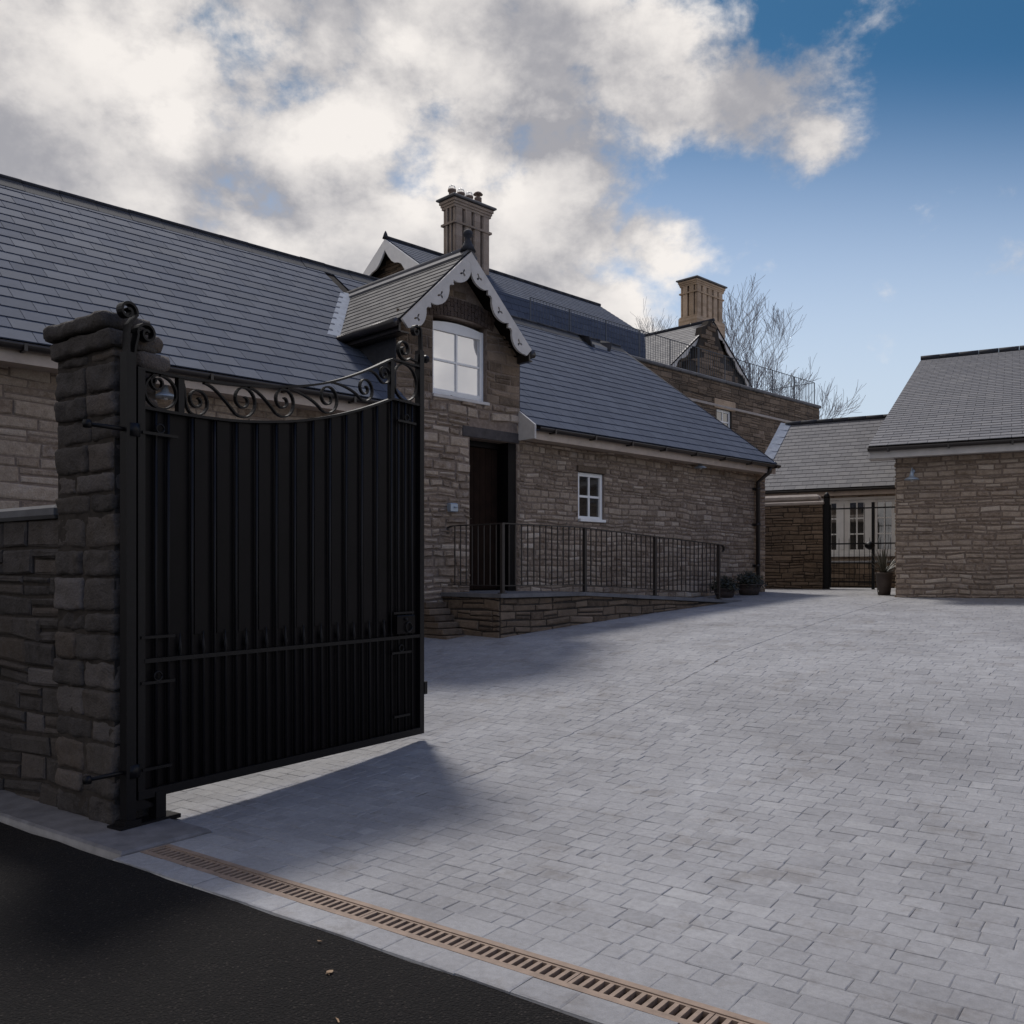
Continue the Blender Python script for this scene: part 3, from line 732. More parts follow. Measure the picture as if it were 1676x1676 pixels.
# ridge vent
vx, vz = HF.at(970, 556, RY-0.1)
mb = MB(); mb.hexa([(vx-.30,RY-.34,RZ-.28),(vx+.30,RY-.34,RZ-.28),(vx+.30,RY+.1,RZ+.02),(vx-.30,RY+.1,RZ+.02),(vx-.26,RY-.30,RZ-.17),(vx+.26,RY-.30,RZ-.17),(vx+.26,RY+.08,RZ+.06),(vx-.26,RY+.08,RZ+.06)], mat=0)
mb.box(vx-.20,vx+.20,RY-.33,RY-.30,RZ-.24,RZ-.18, mat=1)
for sx in (-1,1): mb.hexa([(vx+sx*.28-.02,RY-.34,RZ-.24),(vx+sx*.28+.02,RY-.34,RZ-.24),(vx+sx*.28+.02,RY,RZ),(vx+sx*.28-.02,RY,RZ),(vx+sx*.36-.02,RY-.32,RZ-.04),(vx+sx*.36+.02,RY-.32,RZ-.04),(vx+sx*.34+.02,RY,RZ+.06),(vx+sx*.34-.02,RY,RZ+.06)], mat=0)
part('ridge_vent', mb, [M['ridge'], M['lead']], hs)
# dormer roof
DE0 = fl-0.04; DE1 = fr_+0.04; dso = (DE1-DE0)/2
def meetL(x):                                          # y where the dormer slope at x meets the main roof
    z = DRZ-gslope*abs(x-APX); return (z-EV)/pitch-0.34
mb = MB()
for sgn, xe in ((-1, DE0), (1, DE1)):
    ze = DRZ-gslope*abs(xe-APX); Ls = math.hypot(xe-APX, DRZ-ze); Bd = ((APX-xe)/Ls, 0, (DRZ-ze)/Ls)
    y1 = meetL(xe); yA = meetL(APX)
    if sgn < 0: slates(mb, (xe,-0.30,ze), (0,1,0), Bd, Ls, lambda b: 0, lambda b: (y1+(yA-y1)*b/Ls)+0.30, exp=0.13, w=0.30, mat=0)
    else: slates(mb, (xe,-0.30,ze), (0,1,0), Bd, Ls, lambda b: 0, lambda b: (y1+(yA-y1)*b/Ls)+0.30, exp=0.2, w=0.30, mat=0)
    slabq([(xe,-0.29,ze),(APX,-0.29,DRZ),(APX,yA,DRZ),(xe,y1,ze)], 1)
part('dormer_roof', mb, [M['slate_dormer'], M['dark']], hs, label='small pitched roof over the bay, paler grey slates')
mb = MB(); mb.tube([(APX,-0.33,DRZ+0.03),(APX,meetL(APX)+0.1,DRZ+0.03)], 0.045, 8)
for sgn in (-1,1):
    mb.hexa([(APX,-0.32,DRZ+0.0),(APX+sgn*0.12,-0.32,DRZ-0.10),(APX+sgn*0.12,meetL(APX),DRZ-0.10),(APX,meetL(APX),DRZ+0.0),(APX,-0.32,DRZ+0.05),(APX+sgn*0.13,-0.32,DRZ-0.075),(APX+sgn*0.13,meetL(APX),DRZ-0.075),(APX,meetL(APX),DRZ+0.05)])
part('dormer_ridge', mb, M['slate_grey'], hs)
mb = MB()                                              # finial at the gable point
mb.lathe((APX,-0.27,DRZ+0.02), [(0.11,-.02),(0.075,0.05),(0.045,0.12),(0.035,0.16),(0.062,0.19),(0.066,0.225),(0.05,0.255),(0.02,0.275),(0.004,0.285)], 12)
part('finial', mb, M['ridge'], hs)
mb = MB()                                              # lead valley on the left, soakers on the right
for sgn, xe in ((-1, DE0), (1, DE1)):
    y1 = meetL(xe); yA = meetL(APX); ze = DRZ-gslope*abs(xe-APX); wv = 0.20 if sgn < 0 else 0.08
    P = [(xe,y1,ze+.014),(APX,yA,DRZ+.014),(APX+sgn*wv,yA,DRZ+.014),(xe+sgn*wv,y1,ze+.014)]
    mb.add(P+[(p[0],p[1],p[2]-.012) for p in P], [(0,1,2,3),(7,6,5,4),(0,1,5,4),(2,3,7,6),(3,0,4,7),(1,2,6,5)])
part('valley_flashing', mb, M['lead'], hs)
mb = MB()                                              # slate hung cheeks
for xe in (bl, br):
    sg = -1 if xe == bl else 1
    y2 = (FTZ-EV)/pitch-0.34+0.1
    mb.hexa([(xe-0.0,0.38,EV),(xe+sg*0.02,0.38,EV),(xe+sg*0.02,0.39,EV),(xe,0.39,EV),(xe,0.38,FTZ+.1),(xe+sg*0.02,0.38,FTZ+.1),(xe+sg*0.02,y2,FTZ+.1),(xe,y2,FTZ+.1)])
    mb.hexa([(xe-0.0,-.02,EV-.15),(xe+sg*0.018,-.02,EV-.15),(xe+sg*0.018,0.385,EV+.25),(xe,0.385,EV+.25),(xe,-.02,FTZ+.1),(xe+sg*0.018,-.02,FTZ+.1),(xe+sg*0.018,.385,FTZ+.1),(xe,.385,FTZ+.1)])
    part('dormer_cheek', mb, M['ridge'], hs, label='dark slate hung side of the dormer'); mb = MB()
bargeboard('bargeboard', HF, hs, (fl-0.02, FTZ-0.02), (APX, APZ+0.0), -0.335, 0.035, 0.235, 3, M['offwhite'])
bargeboard('bargeboard', HF, hs, (fr_+0.02, FTZ-0.02), (APX, APZ+0.0), -0.337, 0.035, 0.235, 3, M['offwhite'])
mb = MB()                                              # eaves boards and gutter of the dormer
for xe, sg in ((DE0, -1), (DE1, 1)):
    ze = DRZ-gslope*abs(xe-APX); mb.box(min(xe, xe-sg*.03), max(xe, xe-sg*.03), -.29, meetL(xe)-.03, ze-.15, ze-.02)
    mb.box(min(xe-sg*.03, bl if sg<0 else br), max(xe-sg*.03, bl if sg<0 else br), -.29, meetL(xe)-.03, ze-.16, ze-.14)
    mb.tube([(xe+sg*.05,-.30,ze-.05),(xe+sg*.05,meetL(xe)-.06,ze-.05)], .055, 10)
    part('dormer_gutter', mb, M['gutter'], hs); mb = MB()
def eaves(fr, root, x0, x1, y, z, run, fascia, name=''):
    """Fascia, soffit and half round gutter along a roof edge; run is the wall plane behind."""
    mb = MB(); mb.box(x0, x1, y+0.02, y+0.045, z-0.20, z-0.03); mb.box(x0, x1, y+0.045, run-0.004, z-0.185, z-0.165)
    f = part('fascia', mb, fascia, root)
    mb = MB(); n = 8; r = 0.058; P = []
    for x in (x0, x1):
        for k in range(n+1):
            a = math.pi*k/n; P.append((x, y-0.045-r*math.cos(a), z-0.035-r*math.sin(a)))
        for k in range(n, -1, -1):
            a = math.pi*k/n; P.append((x, y-0.045-(r-.006)*math.cos(a), z-0.035-(r-.006)*math.sin(a)))
    m_ = 2*(n+1); fs = [(i, (i+1) % m_, (i+1) % m_+m_, i+m_) for i in range(m_)]; mb.add(P, fs, smooth=True)
    xx = x0+0.3
    while xx < x1: mb.box(xx, xx+0.03, y-0.112, y+0.02, z-0.105, z-0.04); xx += 0.9
    part('gutter', mb, M['gutter'], root)
eaves(HF, hs, S0, bl-0.02, -0.34, EV, 0, M['cream']); eaves(HF, hs, br+0.02, SEE, -0.34, EV, 0, M['cream'])
mb = MB(); mb.hexa([(br-.035,-.37,EV-.20),(br-.001,-.37,EV-.20),(br-.001,-.035,EV-.20),(br-.035,-.035,EV-.20),(br-.035,-.37,EV+.0),(br-.001,-.37,EV+.0),(br-.001,-.035,EV+.305*pitch),(br-.035,-.035,EV+.305*pitch)])
part('eaves_end_board', mb, M['offwhite'], hs)
# rain pipe near the right corner
px_ = HF.at(1240, 900, -0.09)[0]; gp = gzf(HF, px_, -0.1)
mb = MB(); mb.tube([(px_,-0.36,EV-.09),(px_,-0.36,EV-.17),(px_,-0.10,EV-.36),(px_,-0.10,gp+.02)], 0.042, 10)
for z in (0.5, 1.3, 2.0): mb.tube([(px_,-0.10,gp+z),(px_,-0.10,gp+z+.05)], 0.055, 10); mb.box(px_-.09,px_+.09,-.05,-.03,gp+z,gp+z+.05)
part('drainpipe', mb, M['gutter'], hs)

# ------------------------------------------------------------------ RAMP AND RAILING
TR = -1.17
rl = HF.at(722, 1000, 0)[0]; LZ = HF.at(800, 968, 0)[1]; r1 = HF.at(955, 970, TR)[0]; r2 = HF.at(1212, 985, TR)[0]
def deck(a): return LZ if a <= r1 else LZ+(gzf(HF, r2, TR)+0.01-LZ)*(a-r1)/(r2-r1)
rp = thing('access_ramp', 'low brown stone landing and ramp sloping down to the right below the dark doorway', 'ramp', HF, (rl, TR/2, gzf(HF, rl, TR)))
mb = MB(); gr = lambda a: gzf(HF, a, TR)-0.08
n = 20
for i in range(n):
    a = rl+(r2-rl)*i/n; b = rl+(r2-rl)*(i+1)/n
    mb.hexa([(a,TR+.02,.2),(b,TR+.02,.2),(b,-.035,.2),(a,-.035,.2),(a,TR+.02,deck(a)-.05),(b,TR+.02,deck(b)-.05),(b,-.035,deck(b)-.05),(a,-.035,deck(a)-.05)], mat=1)
stones(mb, lambda a, b, c: (a, TR+.02-c, b), rl, r2, 0.4, LZ-0.05, (), top=lambda a: deck(a)-.052, bot=gr, hs=(0.07,0.14), ws=(0.18,0.45), prot=0.028)
stones(mb, lambda a, b, c: (rl+.0-c, -a, b), 0.04, -TR-.02, 0.3, LZ-0.05, (), hs=(0.07,0.14), ws=(0.18,0.4), prot=0.028)
part('retaining_wall', mb, [M['stone_dark'], M['mortar_dark']], rp)
mb = MB(); x = rl-0.04
while x < r2-0.05:
    x2 = min(x+random.uniform(.55,.8), r2)
    if x < r1 < x2: x2 = r1
    a, b = x, x2-.005
    mb.hexa([(a,TR-.04,deck(a)-.05),(b,TR-.04,deck(b)-.05),(b,-.04,deck(b)-.05),(a,-.04,deck(a)-.05),(a,TR-.035,deck(a)),(b,TR-.035,deck(b)),(b,-.04,deck(b)),(a,-.04,deck(a))]); x = x2
part('deck', mb, M['coping'], rp)
mb = MB(); bx = rl-0.03                                 # sloping buttress stone at the near end
g0 = gzf(HF, bx-.3, -.3)-.05
for k in range(6):
    z0 = g0+k*.085; z1 = z0+.078; f0 = .52*(1-k/6.5); 
    mb.bbox(bx-.38+random.uniform(-.02,.02), bx-.03, -.06-f0, -.062, z0, z1, .01, tint=(random.random()*.6,0,0))
part('buttress', mb, M['stone_dark'], rp)
ry = -1.10; q0 = HF.at(823, 900, ry)[0]; q3 = HF.at(1176, 900, ry)[0]; q2 = HF.at(1072, 900, ry)[0]; q1 = HF.at(957, 900, ry)[0]
rh = lambda a: 0.895 if a < r1 else 0.895+(0.905-0.895)*(a-r1)/(q3-r1)
top_ = lambda a: deck(a)+rh(a)
rg = thing('ramp_railing', 'dark iron railing with thin uprights along the landing and ramp of the stone house', 'railing', HF, (q0, ry, LZ))
mb = MB(); ql = HF.at(737, 860, -0.04)[0]; ql = rl+0.09
path = [(ql,-.03,top_(rl)-.10),(ql,-.04,top_(rl)-.02),(ql,-.12,top_(rl)),(ql,ry+.0,top_(rl))]
mb.ribbon(path[:3]+path[3:], .04, .014, nrm=(1,0,0))
mb.beam((ql-.02,ry,top_(q0)),(r1,ry,top_(q0)),.042,.014); mb.beam((r1,ry,top_(r1)),(q3,ry,top_(q3)),.042,.014)
mb.ribbon([(q3,ry,top_(q3)),(q3+.10,ry,top_(q3)-.01),(q3+.15,ry,top_(q3)-.04),(q3+.15,ry,top_(q3)-.09),(q3+.12,ry,top_(q3)-.11)], .042, .012)
part('handrail', mb, M['iron'], rg)
mb = MB(); mb.beam((ql,ry,LZ+.10),(r1,ry,LZ+.10),.03,.012); mb.beam((r1,ry,LZ+.10),(q3,ry,deck(q3)+.10),.03,.012); mb.beam((ql,ry,LZ+.10),(ql,-.05,LZ+.10),.03,.012)
part('bottom_rail', mb, M['iron'], rg)
for a in (ql, q1, q2, q3):
    mb = MB(); mb.box(a-.022, a+.022, ry-.022, ry+.022, deck(a)-.12, top_(a)-.007); mb.box(a-.045,a+.045,ry-.04,ry+.04,deck(a),deck(a)+.012); part('post', mb, M['iron'], rg)
a = ql+.115
while a < q3-.05:
    if min(abs(a-q) for q in (ql, q1, q2)) > .045:
        mb = MB(); mb.box(a-.0065, a+.0065, ry-.0065, ry+.0065, deck(a)+.10, top_(a)-.007); part('baluster', mb, M['iron'], rg)
    a += .115
y = ry+.115
while y < -.08:
    mb = MB(); mb.box(ql-.0065, ql+.0065, y-.0065, y+.0065, LZ+.10, top_(ql)-.007); part('baluster', mb, M['iron'], rg); y += .115

# ------------------------------------------------------------------ lamps and the door-entry box
def lamp(fr, x, z, y, label, s=1.0):
    t_ = thing('wall_lamp', label, 'lamp', fr, (x, y, z), group='galvanised wall lamps')
    mb = MB(); mb.tube([(x,y,z+.16*s),(x,y-.10*s,z+.22*s),(x,y-.20*s,z+.20*s),(x,y-.22*s,z+.12*s)], .011*s, 8); mb.tube([(x,y+.0,z+.16*s),(x,y-.015,z+.16*s)], .045*s, 12)
    part('bracket', mb, M['galv'], t_)
    mb = MB(); mb.lathe((x,y-.22*s,z-.04*s), [(.145*s,0),(.15*s,.008*s),(.10*s,.045*s),(.05*s,.07*s),(.042*s,.12*s),(.028*s,.17*s),(.012*s,.185*s)], 20)
    part('lamp_shade', mb, M['galv'], t_)
    mb = MB(); mb.lathe((x,y-.22*s,z-.075*s), [(.012*s,0),(.033*s,.012*s),(.036*s,.034*s)], 12); part('bulb', mb, M['offwhite'], t_)
x, z = HF.at(1149, 763, -0.22); lamp(HF, x, z, -0.02, 'small metal lamp under the eaves of the long house, right of its small window', .75)
x, z = HF.at(272, 645, -0.22); lamp(HF, x, z, -0.02, 'metal shade lamp seen through the gate scrolls beside the left pier', .8)
x, z = WF.at(1492, 782, -0.22); lamp(WF, x, z, -0.02, 'metal shade lamp on the wall of the right-hand stone building', .8)
x, z = HF.at(739, 831, -0.06)
t_ = thing('entry_keypad', 'small blue-grey metal box on the stone wall left of the dark doorway', 'keypad', HF, (x, -.03, z-.06))
mb = MB(); mb.bbox(x-.065,x+.065,-.12,-.04,z-.06,z+.06,.012); part('casing', mb, M['galv'], t_)
mb = MB(); mb.lathe((x+.02,-.125,z-.005), [(.03,-.0),(.03,.02)],12); part('dome', mb, M['galv'], t_)

# ------------------------------------------------------------------ TERRACE BLOCK BEHIND
TY = 8.0
tz = (HF.at(1060, 593, TY)[1]+HF.at(1325, 658, TY)[1])/2; tx1 = HF.at(1341, 665, TY)[0]; tx0 = -2.0
tb = thing('terrace_block', 'tall brown stone block with flat terrace roof and dark coping behind the slate hip', 'building', HF, (tx1, TY, .9))
mb = MB(); twx0, twz1 = HF.at(1173, 668, TY); twx1, twz0 = HF.at(1197, 705, TY)
th_ = (twx0, twx1, twz0-.5, twz1)
backing(mb, [th_], tx0, tx1, .8, tz-.1, TY, TY+.4, 1); mb.box(tx1-.4, tx1, TY+.4, TY+8, .8, tz-.1, mat=1); mb.box(tx0, tx1-.4, TY+.4, TY+8, tz-1.2, tz-.5, mat=1)
stones(mb, lambda a, b, c: (a, TY-c, b), 4, tx1, 1.5, tz-.1, (th_, (twx0-.2, twx1+.2, twz1, twz1+.35)), hs=(.10,.2), ws=(.2,.5), mat=0)
stones(mb, lambda a, b, c: (tx1+c, a, b), TY, TY+8, .8, tz-.1, (), hs=(.12,.24), ws=(.3,.7), mat=0)
part('wall', mb, [M['stone_dark'], M['mortar_dark']], tb)
mb = MB(); x = tx0
while x < tx1+.02: x2 = min(x+.9, tx1+.06); mb.bbox(x, x2-.008, TY-.07, TY+.47, tz-.1, tz+.02, .03); x = x2+1e-4 if x2 < tx1+.05 else 99
y = TY+.475
while y < TY+8: mb.bbox(tx1-.45, tx1+.06, y, y+.89, tz-.1, tz+.02, .03); y += .9
part('coping', mb, M['coping'], tb)
scz = (HF.at(1130, 651, TY)[1]+HF.at(1290, 691, TY)[1])/2
mb = MB(); mb.bbox(tx0, tx1+.0, TY-.05, TY-.0, scz-.07, scz+.02, .01); part('string_course', mb, M['palecoping'], tb)
window('window', tb, twx0, twx1, twz0-.5, twz1, TY+.06, fr=.09, nx=2, nz_=3, glass=M['glassfar'], bar=.05)
mb = MB(); mb.bbox(twx0-.18, twx1+.2, TY-.045, TY+.05, twz1, twz1+.33, .02); part('window_lintel', mb, M['chim'], tb, label='pale buff stone lintel')
# terrace railing
TRY = TY+.25; rxa = HF.at(868, 520, TRY)[0]; rxb = HF.at(1333, 640, TRY)[0]; tr_h = .98
tr = thing('terrace_railing', 'thin dark railing along the flat roof edge of the tall stone block', 'railing', HF, (rxb, TRY, tz))
mb = MB(); mb.beam((rxa,TRY,tz+tr_h),(rxb,TRY,tz+tr_h),.03,.016); mb.beam((rxb,TRY,tz+tr_h),(rxb,TRY+3.2,tz+tr_h),.03,.016); mb.beam((rxa,TRY,tz+.12),(rxb,TRY,tz+.12),.02,.01); mb.beam((rxb,TRY,tz+.12),(rxb,TRY+3.2,tz+.12),.02,.01)
part('handrail', mb, M['ironblue'], tr)
n = 10
for i in range(n+1):
    x = rxa+(rxb-rxa)*i/n; mb = MB(); mb.box(x-.014,x+.014,TRY-.014,TRY+.014,tz+.02,tz+tr_h); part('post', mb, M['ironblue'], tr)
mb = MB(); n = int((rxb-rxa)/.13)
for i in range(n): x = rxa+(rxb-rxa)*i/n; mb.box(x-.005,x+.005,TRY-.005,TRY+.005,tz+.12,tz+tr_h)
for i in range(24): y = TRY+.13*i; mb.box(rxb-.005,rxb+.005,y-.005,y+.005,tz+.12,tz+tr_h)
part('balusters', mb, M['ironblue'], tr, kind='stuff')

# ------------------------------------------------------------------ TALL SLATE HOUSE WITH THE LEFT CHIMNEY
BY = 9.0; bex, bez = HF.at(1055, 548, BY); bry, brz = HF.aty(982, 497, bex)
rz2 = HF.at(632, 396, bry)[1]; brz = (brz+rz2)/2; bgx = HF.at(632, 396, bry)[0]
print('big', bex, bez, bry, brz, bgx)
bh = thing('tall_slate_house', 'tall house behind with plain blue slate roof, white boarded gable and clustered chimney', 'house', HF, (bex, BY, .9))
pw = bry-BY; bsl = math.hypot(pw, brz-bez)
mb = MB()
slates(mb, (bgx,BY,bez), (1,0,0), (0,pw,brz-bez), bsl, lambda b: 0, lambda b: bex-bgx, exp=.22, w=.3)
slates(mb, (bgx,bry+pw,bez), (1,0,0), (0,-pw,brz-bez), bsl, lambda b: 0, lambda b: bex-bgx, exp=.22, w=.3)
slabq([(bgx,BY,bez),(bex,BY,bez),(bex,bry,brz),(bgx,bry,brz)]); slabq([(bgx,bry,brz),(bex,bry,brz),(bex,bry+pw,bez),(bgx,bry+pw,bez)])
part('roof', mb, [M['slate'], M['dark']], bh)
mb = MB(); x = bgx-.05; 
while x < bex: x2 = min(x+.45, bex); mb.tube([(x,bry,brz+.03),(x2-.008,bry,brz+.03)], .06, 8); x = x2 if x2 < bex else 99
mb.lathe((bgx-.02,bry,brz+.05), [(.09,-.05),(.06,.04),(.04,.10),(.01,.16)], 10)
part('ridge_tiles', mb, M['ridge'], bh)
mb = MB(); mb.box(bgx+.25, bex-.06, BY+.10, BY+.3, .9, bez, mat=1)
sy0, sz0 = TRY+.12, tz-.3; sxe = HF.at(1058, 590, sy0)[0]; swl = math.hypot(BY-sy0, bez-sz0)
slates(mb, (bgx+.25,sy0,sz0), (1,0,0), (0,BY-sy0,bez-sz0), swl, lambda b: 0, lambda b: sxe+(bex-sxe)*b/swl-bgx-.25, exp=.22, w=.3)
mb.hexa([(bgx+.25,sy0+.02,sz0),(sxe-.01,sy0+.02,sz0),(sxe-.01,BY+.2,sz0),(bgx+.25,BY+.2,sz0),(bgx+.25,BY+.01,bez-.03),(bex-.01,BY+.01,bez-.03),(bex-.01,BY+.2,bez-.03),(bgx+.25,BY+.2,bez-.03)], mat=1)
mb.box(bex-.25, bex-.06, BY+.3, bry+pw-.1, .9, bez, mat=1)
part('lower_slate_slope', mb, [M['slate'], M['dark']], bh)
mb = MB(); gx_ = bgx+.28
mb.add([(gx_,BY+.1,1),(gx_,bry+pw-.1,1),(gx_,bry+pw-.1,bez-.05),(gx_,bry,brz-.1),(gx_,BY+.1,bez-.05)], [(0,1,2,3,4)], mat=1)
stones(mb, lambda a, b, c: (gx_-c, a, b), BY+.1, bry+pw-.1, bez-1.5, brz, (), top=lambda a: brz-.12-(brz-bez)/pw*abs(a-bry))
part('gable_wall', mb, [M['stone_dark'], M['mortar_dark']], bh)
class _S: pass
# white bargeboards on the left gable (plane across the ridge)
mb = MB(); kk = (brz-bez)/pw
for sg in (-1, 1):
    n = 14; ln = pw+.15
    for i in range(n):
        a = ln*i/n; b = ln*(i+1)/n; da = .30+.16*abs(math.sin(3*math.pi*i/n)); db_ = .30+.16*abs(math.sin(3*math.pi*(i+1)/n))
        za, zb2 = brz-.02-kk*a, brz-.02-kk*b; ya, yb2 = bry+sg*a, bry+sg*b
        mb.hexa([(bgx-.05,ya,za-da),(bgx-.0,ya,za-da),(bgx-.0,yb2,zb2-db_),(bgx-.05,yb2,zb2-db_),(bgx-.05,ya,za),(bgx-.0,ya,za),(bgx-.0,yb2,zb2),(bgx-.05,yb2,zb2)])
part('bargeboard', mb, M['white'], bh)

def chimney(root, fr, x0, y0, lx, ly, zb0, zt, nshaft, base_h, pots=True, mat=None, potx=None):
    """Clustered brick stack: plain base, row of projecting shafts, moulded cap. x0,y0 near-left corner."""
    mat = mat or M['chim']; mb = MB()
    def course(xa, xb, ya, yb_, za, zb1, m=0):
        z = za
        while z < zb1-.001:
            z2 = min(z+.075, zb1); q = 0.0; mb.box(xa, xb, ya, yb_, z, z2-.0, mat=m, tint=(random.random(), 0, 0)); z = z2
    zs = zb0+base_h
    course(x0-.05, x0+lx+.05, y0-.05, y0+ly+.05, zb0, zs)
    mb.box(x0-.02, x0+lx+.02, y0-.02, y0+ly+.02, zs, zs+.06)
    core = .13; mb.box(x0+core, x0+lx-core, y0+core, y0+ly-core, zs, zt-.2, tint=(.05,0,0))
    sh = lx/nshaft
    for i in range(nshaft):
        a = x0+sh*i+sh*.09; b = x0+sh*(i+1)-sh*.09
        z = zs+.06
        while z < zt-.32:
            z2 = min(z+.15, zt-.32); cz = random.random()*.8
            for (ya, yb_) in ((y0, y0+.1), (y0+ly-.1, y0+ly)):
                ch = .03
                mb.hexa([(a,ya+ch if ya==y0 else ya,z),(b,ya+ch if ya==y0 else ya,z),(b,yb_ if ya==y0 else yb_-ch,z),(a,yb_ if ya==y0 else yb_-ch,z),
                         (a,ya+ch if ya==y0 else ya,z2),(b,ya+ch if ya==y0 else ya,z2),(b,yb_ if ya==y0 else yb_-ch,z2),(a,yb_ if ya==y0 else yb_-ch,z2)], tint=(cz,0,0))
                if ya == y0: mb.box(a+ch, b-ch, ya, ya+ch, z, z2, tint=(cz,0,0))
                else: mb.box(a+ch, b-ch, yb_-ch, yb_, z, z2, tint=(cz,0,0))
            z = z2
    nside = 2 if ly > .5 else 1; shy = (ly-.2)/nside
    for i in range(nside):
        for xa, xb in ((x0, x0+.08), (x0+lx-.08, x0+lx)):
            mb.box(xa, xb, y0+.1+shy*i+.05, y0+.1+shy*(i+1)-.05, zs+.06, zt-.32, tint=(random.random(),0,0))
    mb.box(x0-.03, x0+lx+.03, y0-.03, y0+ly+.03, zs+(zt-zs)*.62, zs+(zt-zs)*.62+.06, tint=(.3,0,0))
    for k, e in enumerate((.01, .035, .065)): mb.box(x0-e, x0+lx+e, y0-e, y0+ly+e, zt-.32+.075*k, zt-.32+.075*(k+1), tint=(.4,0,0))
    mb.bbox(x0-.13, x0+lx+.13, y0-.13, y0+ly+.13, zt-.075, zt, .02, mat=1)
    c = part('chimney_stack', mb, [mat, M['coping']], root)
    if pots:
        for i, f in enumerate(potx or [.15,.38,.6]):
            xx = x0+lx*f; yy = y0+ly/2
            mb = MB()
            tall = (i == len(potx or [0,0,0])-1) and potx
            if tall:
                mb.lathe((xx,yy,zt), [(.12,0),(.11,.28),(.115,.30)], 12); mb.tube([(xx,yy,zt+.28),(xx,yy,zt+.42)], .02, 6); mb.lathe((xx,yy,zt+.40), [(.15,0),(.10,.06),(.02,.10)], 12)
                part('chimney_pot', mb, M['potclay'], c, label='tallest pot with a flat metal cowl')
            else:
                mb.lathe((xx,yy,zt), [(.12,0),(.10,.05),(.095,.18),(.125,.20),(.125,.25)], 12)
                p_ = part('chimney_pot', mb, M['potclay'], c)
                for q in range(6):
                    a = math.pi*q/6; mb2 = MB() if q == 0 else mb2
                    mb2.tube([(xx+.11*math.cos(t)*math.cos(a), yy+.11*math.cos(t)*math.sin(a), zt+.25+.14*math.sin(t)) for t in [math.pi*k/8 for k in range(9)]], .005, 4)
                # wire cowl kept with the stack
                part('wire_cowl', mb2, M['potmetal'], c)
    return c
cy0 = bry-.55
cx0, cz1 = HF.at(744, 318, cy0); cx1 = HF.at(803, 338, cy0)[0]
chimney(bh, HF, cx0, cy0, cx1-cx0, .55, brz-1.2, cz1, 4, .75, mat=M['chimdark'], potx=[.10,.34,.57,.82])

# ------------------------------------------------------------------ GABLED HOUSE WITH THE RIGHT CHIMNEY
GY = 12.0; gax, gaz = HF.at(1160, 527, GY); gfx, gfz = HF.at(1222, 632, GY); gw = gfx-gax
gh = thing('gabled_house', 'far gabled stone house with pale grey roof and buff clustered chimney right of centre', 'house', HF, (gax, GY, .9))
gk = (gaz-gfz)/gw; gl2 = gw*1.35; GLn = 13
mb = MB(); s_ = math.hypot(gl2, gl2*gk)
slates(mb, (gax-gl2,GY-.25,gaz-gk*gl2), (0,1,0), (gl2,0,gl2*gk), s_, lambda b: 0, lambda b: GLn, exp=.2, w=.3, mat=0)
slates(mb, (gax+gl2,GY-.25,gaz-gk*gl2), (0,1,0), (-gl2,0,gl2*gk), s_, lambda b: 0, lambda b: GLn, exp=.2, w=.3, mat=0)
slabq([(gax-gl2,GY-.25,gaz-gk*gl2),(gax,GY-.25,gaz),(gax,GY+GLn,gaz),(gax-gl2,GY+GLn,gaz-gk*gl2)]); slabq([(gax,GY-.25,gaz),(gax+gl2,GY-.25,gaz-gk*gl2),(gax+gl2,GY+GLn,gaz-gk*gl2),(gax,GY+GLn,gaz)])
part('roof', mb, [M['slate_grey'], M['dark']], gh)
mb = MB(); 
mb.add([(gax-gl2+.2,GY,1),(gax+gl2-.2,GY,1),(gax+gl2-.2,GY,gaz-gk*gl2),(gax,GY,gaz-.1),(gax-gl2+.2,GY,gaz-gk*gl2)], [(0,1,2,3,4)], mat=1)
mb.box(gax-gl2+.2, gax+gl2-.2, GY+.01, GY+GLn-.1, 1, gaz-gk*gl2-.1, mat=1)
stones(mb, lambda a, b, c: (a, GY-c, b), gax-gl2+.2, gax+gl2-.2, gfz-1.5, gaz, (), top=lambda a: gaz-.1-gk*abs(a-gax), hs=(.14,.25), ws=(.25,.6))
part('gable_wall', mb, [M['stone_dark'], M['mortar_dark']], gh)
outl = [((x_/4.19+900), (y_/4.19+400)) for x_, y_ in ((935,870),(950,790),(1003,775),(1012,690),(1030,640),(1045,560),(1078,545),(1090,518),(1112,518),(1122,555),(1146,560),(1160,640),(1172,690),(1200,765),(1215,820),(1245,835),(1265,900),(1275,940))]
op = [HF.at(x_, y_, GY-.30) for x_, y_ in outl]
def otop(a):
    if a <= op[0][0] or a >= op[-1][0]: return op[0][1]-3
    for p_, q_ in zip(op, op[1:]):
        if p_[0] <= a <= q_[0]: return p_[1]+(q_[1]-p_[1])*(a-p_[0])/max(1e-6, q_[0]-p_[0])
    return op[-1][1]
mb = MB()
for p_, q_ in zip(op, op[1:]):
    if q_[0]-p_[0] > .002: mb.hexa([(p_[0],GY-.30,op[0][1]-2),(q_[0],GY-.30,op[0][1]-2),(q_[0],GY-.01,op[0][1]-2),(p_[0],GY-.01,op[0][1]-2),(p_[0],GY-.30,p_[1]-.03),(q_[0],GY-.30,q_[1]-.03),(q_[0],GY-.01,q_[1]-.03),(p_[0],GY-.01,p_[1]-.03)], mat=1)
stones(mb, lambda a, b, c: (a, GY-.30-c, b), op[0][0], op[-1][0], op[0][1]-2, max(p_[1] for p_ in op), (), top=otop, hs=(.14,.25), ws=(.25,.5), prot=.05, wob=.05)
part('gable_stonework', mb, [M['stone_dark'], M['mortar_dark']], gh, label='jagged dark stone face of the gable')
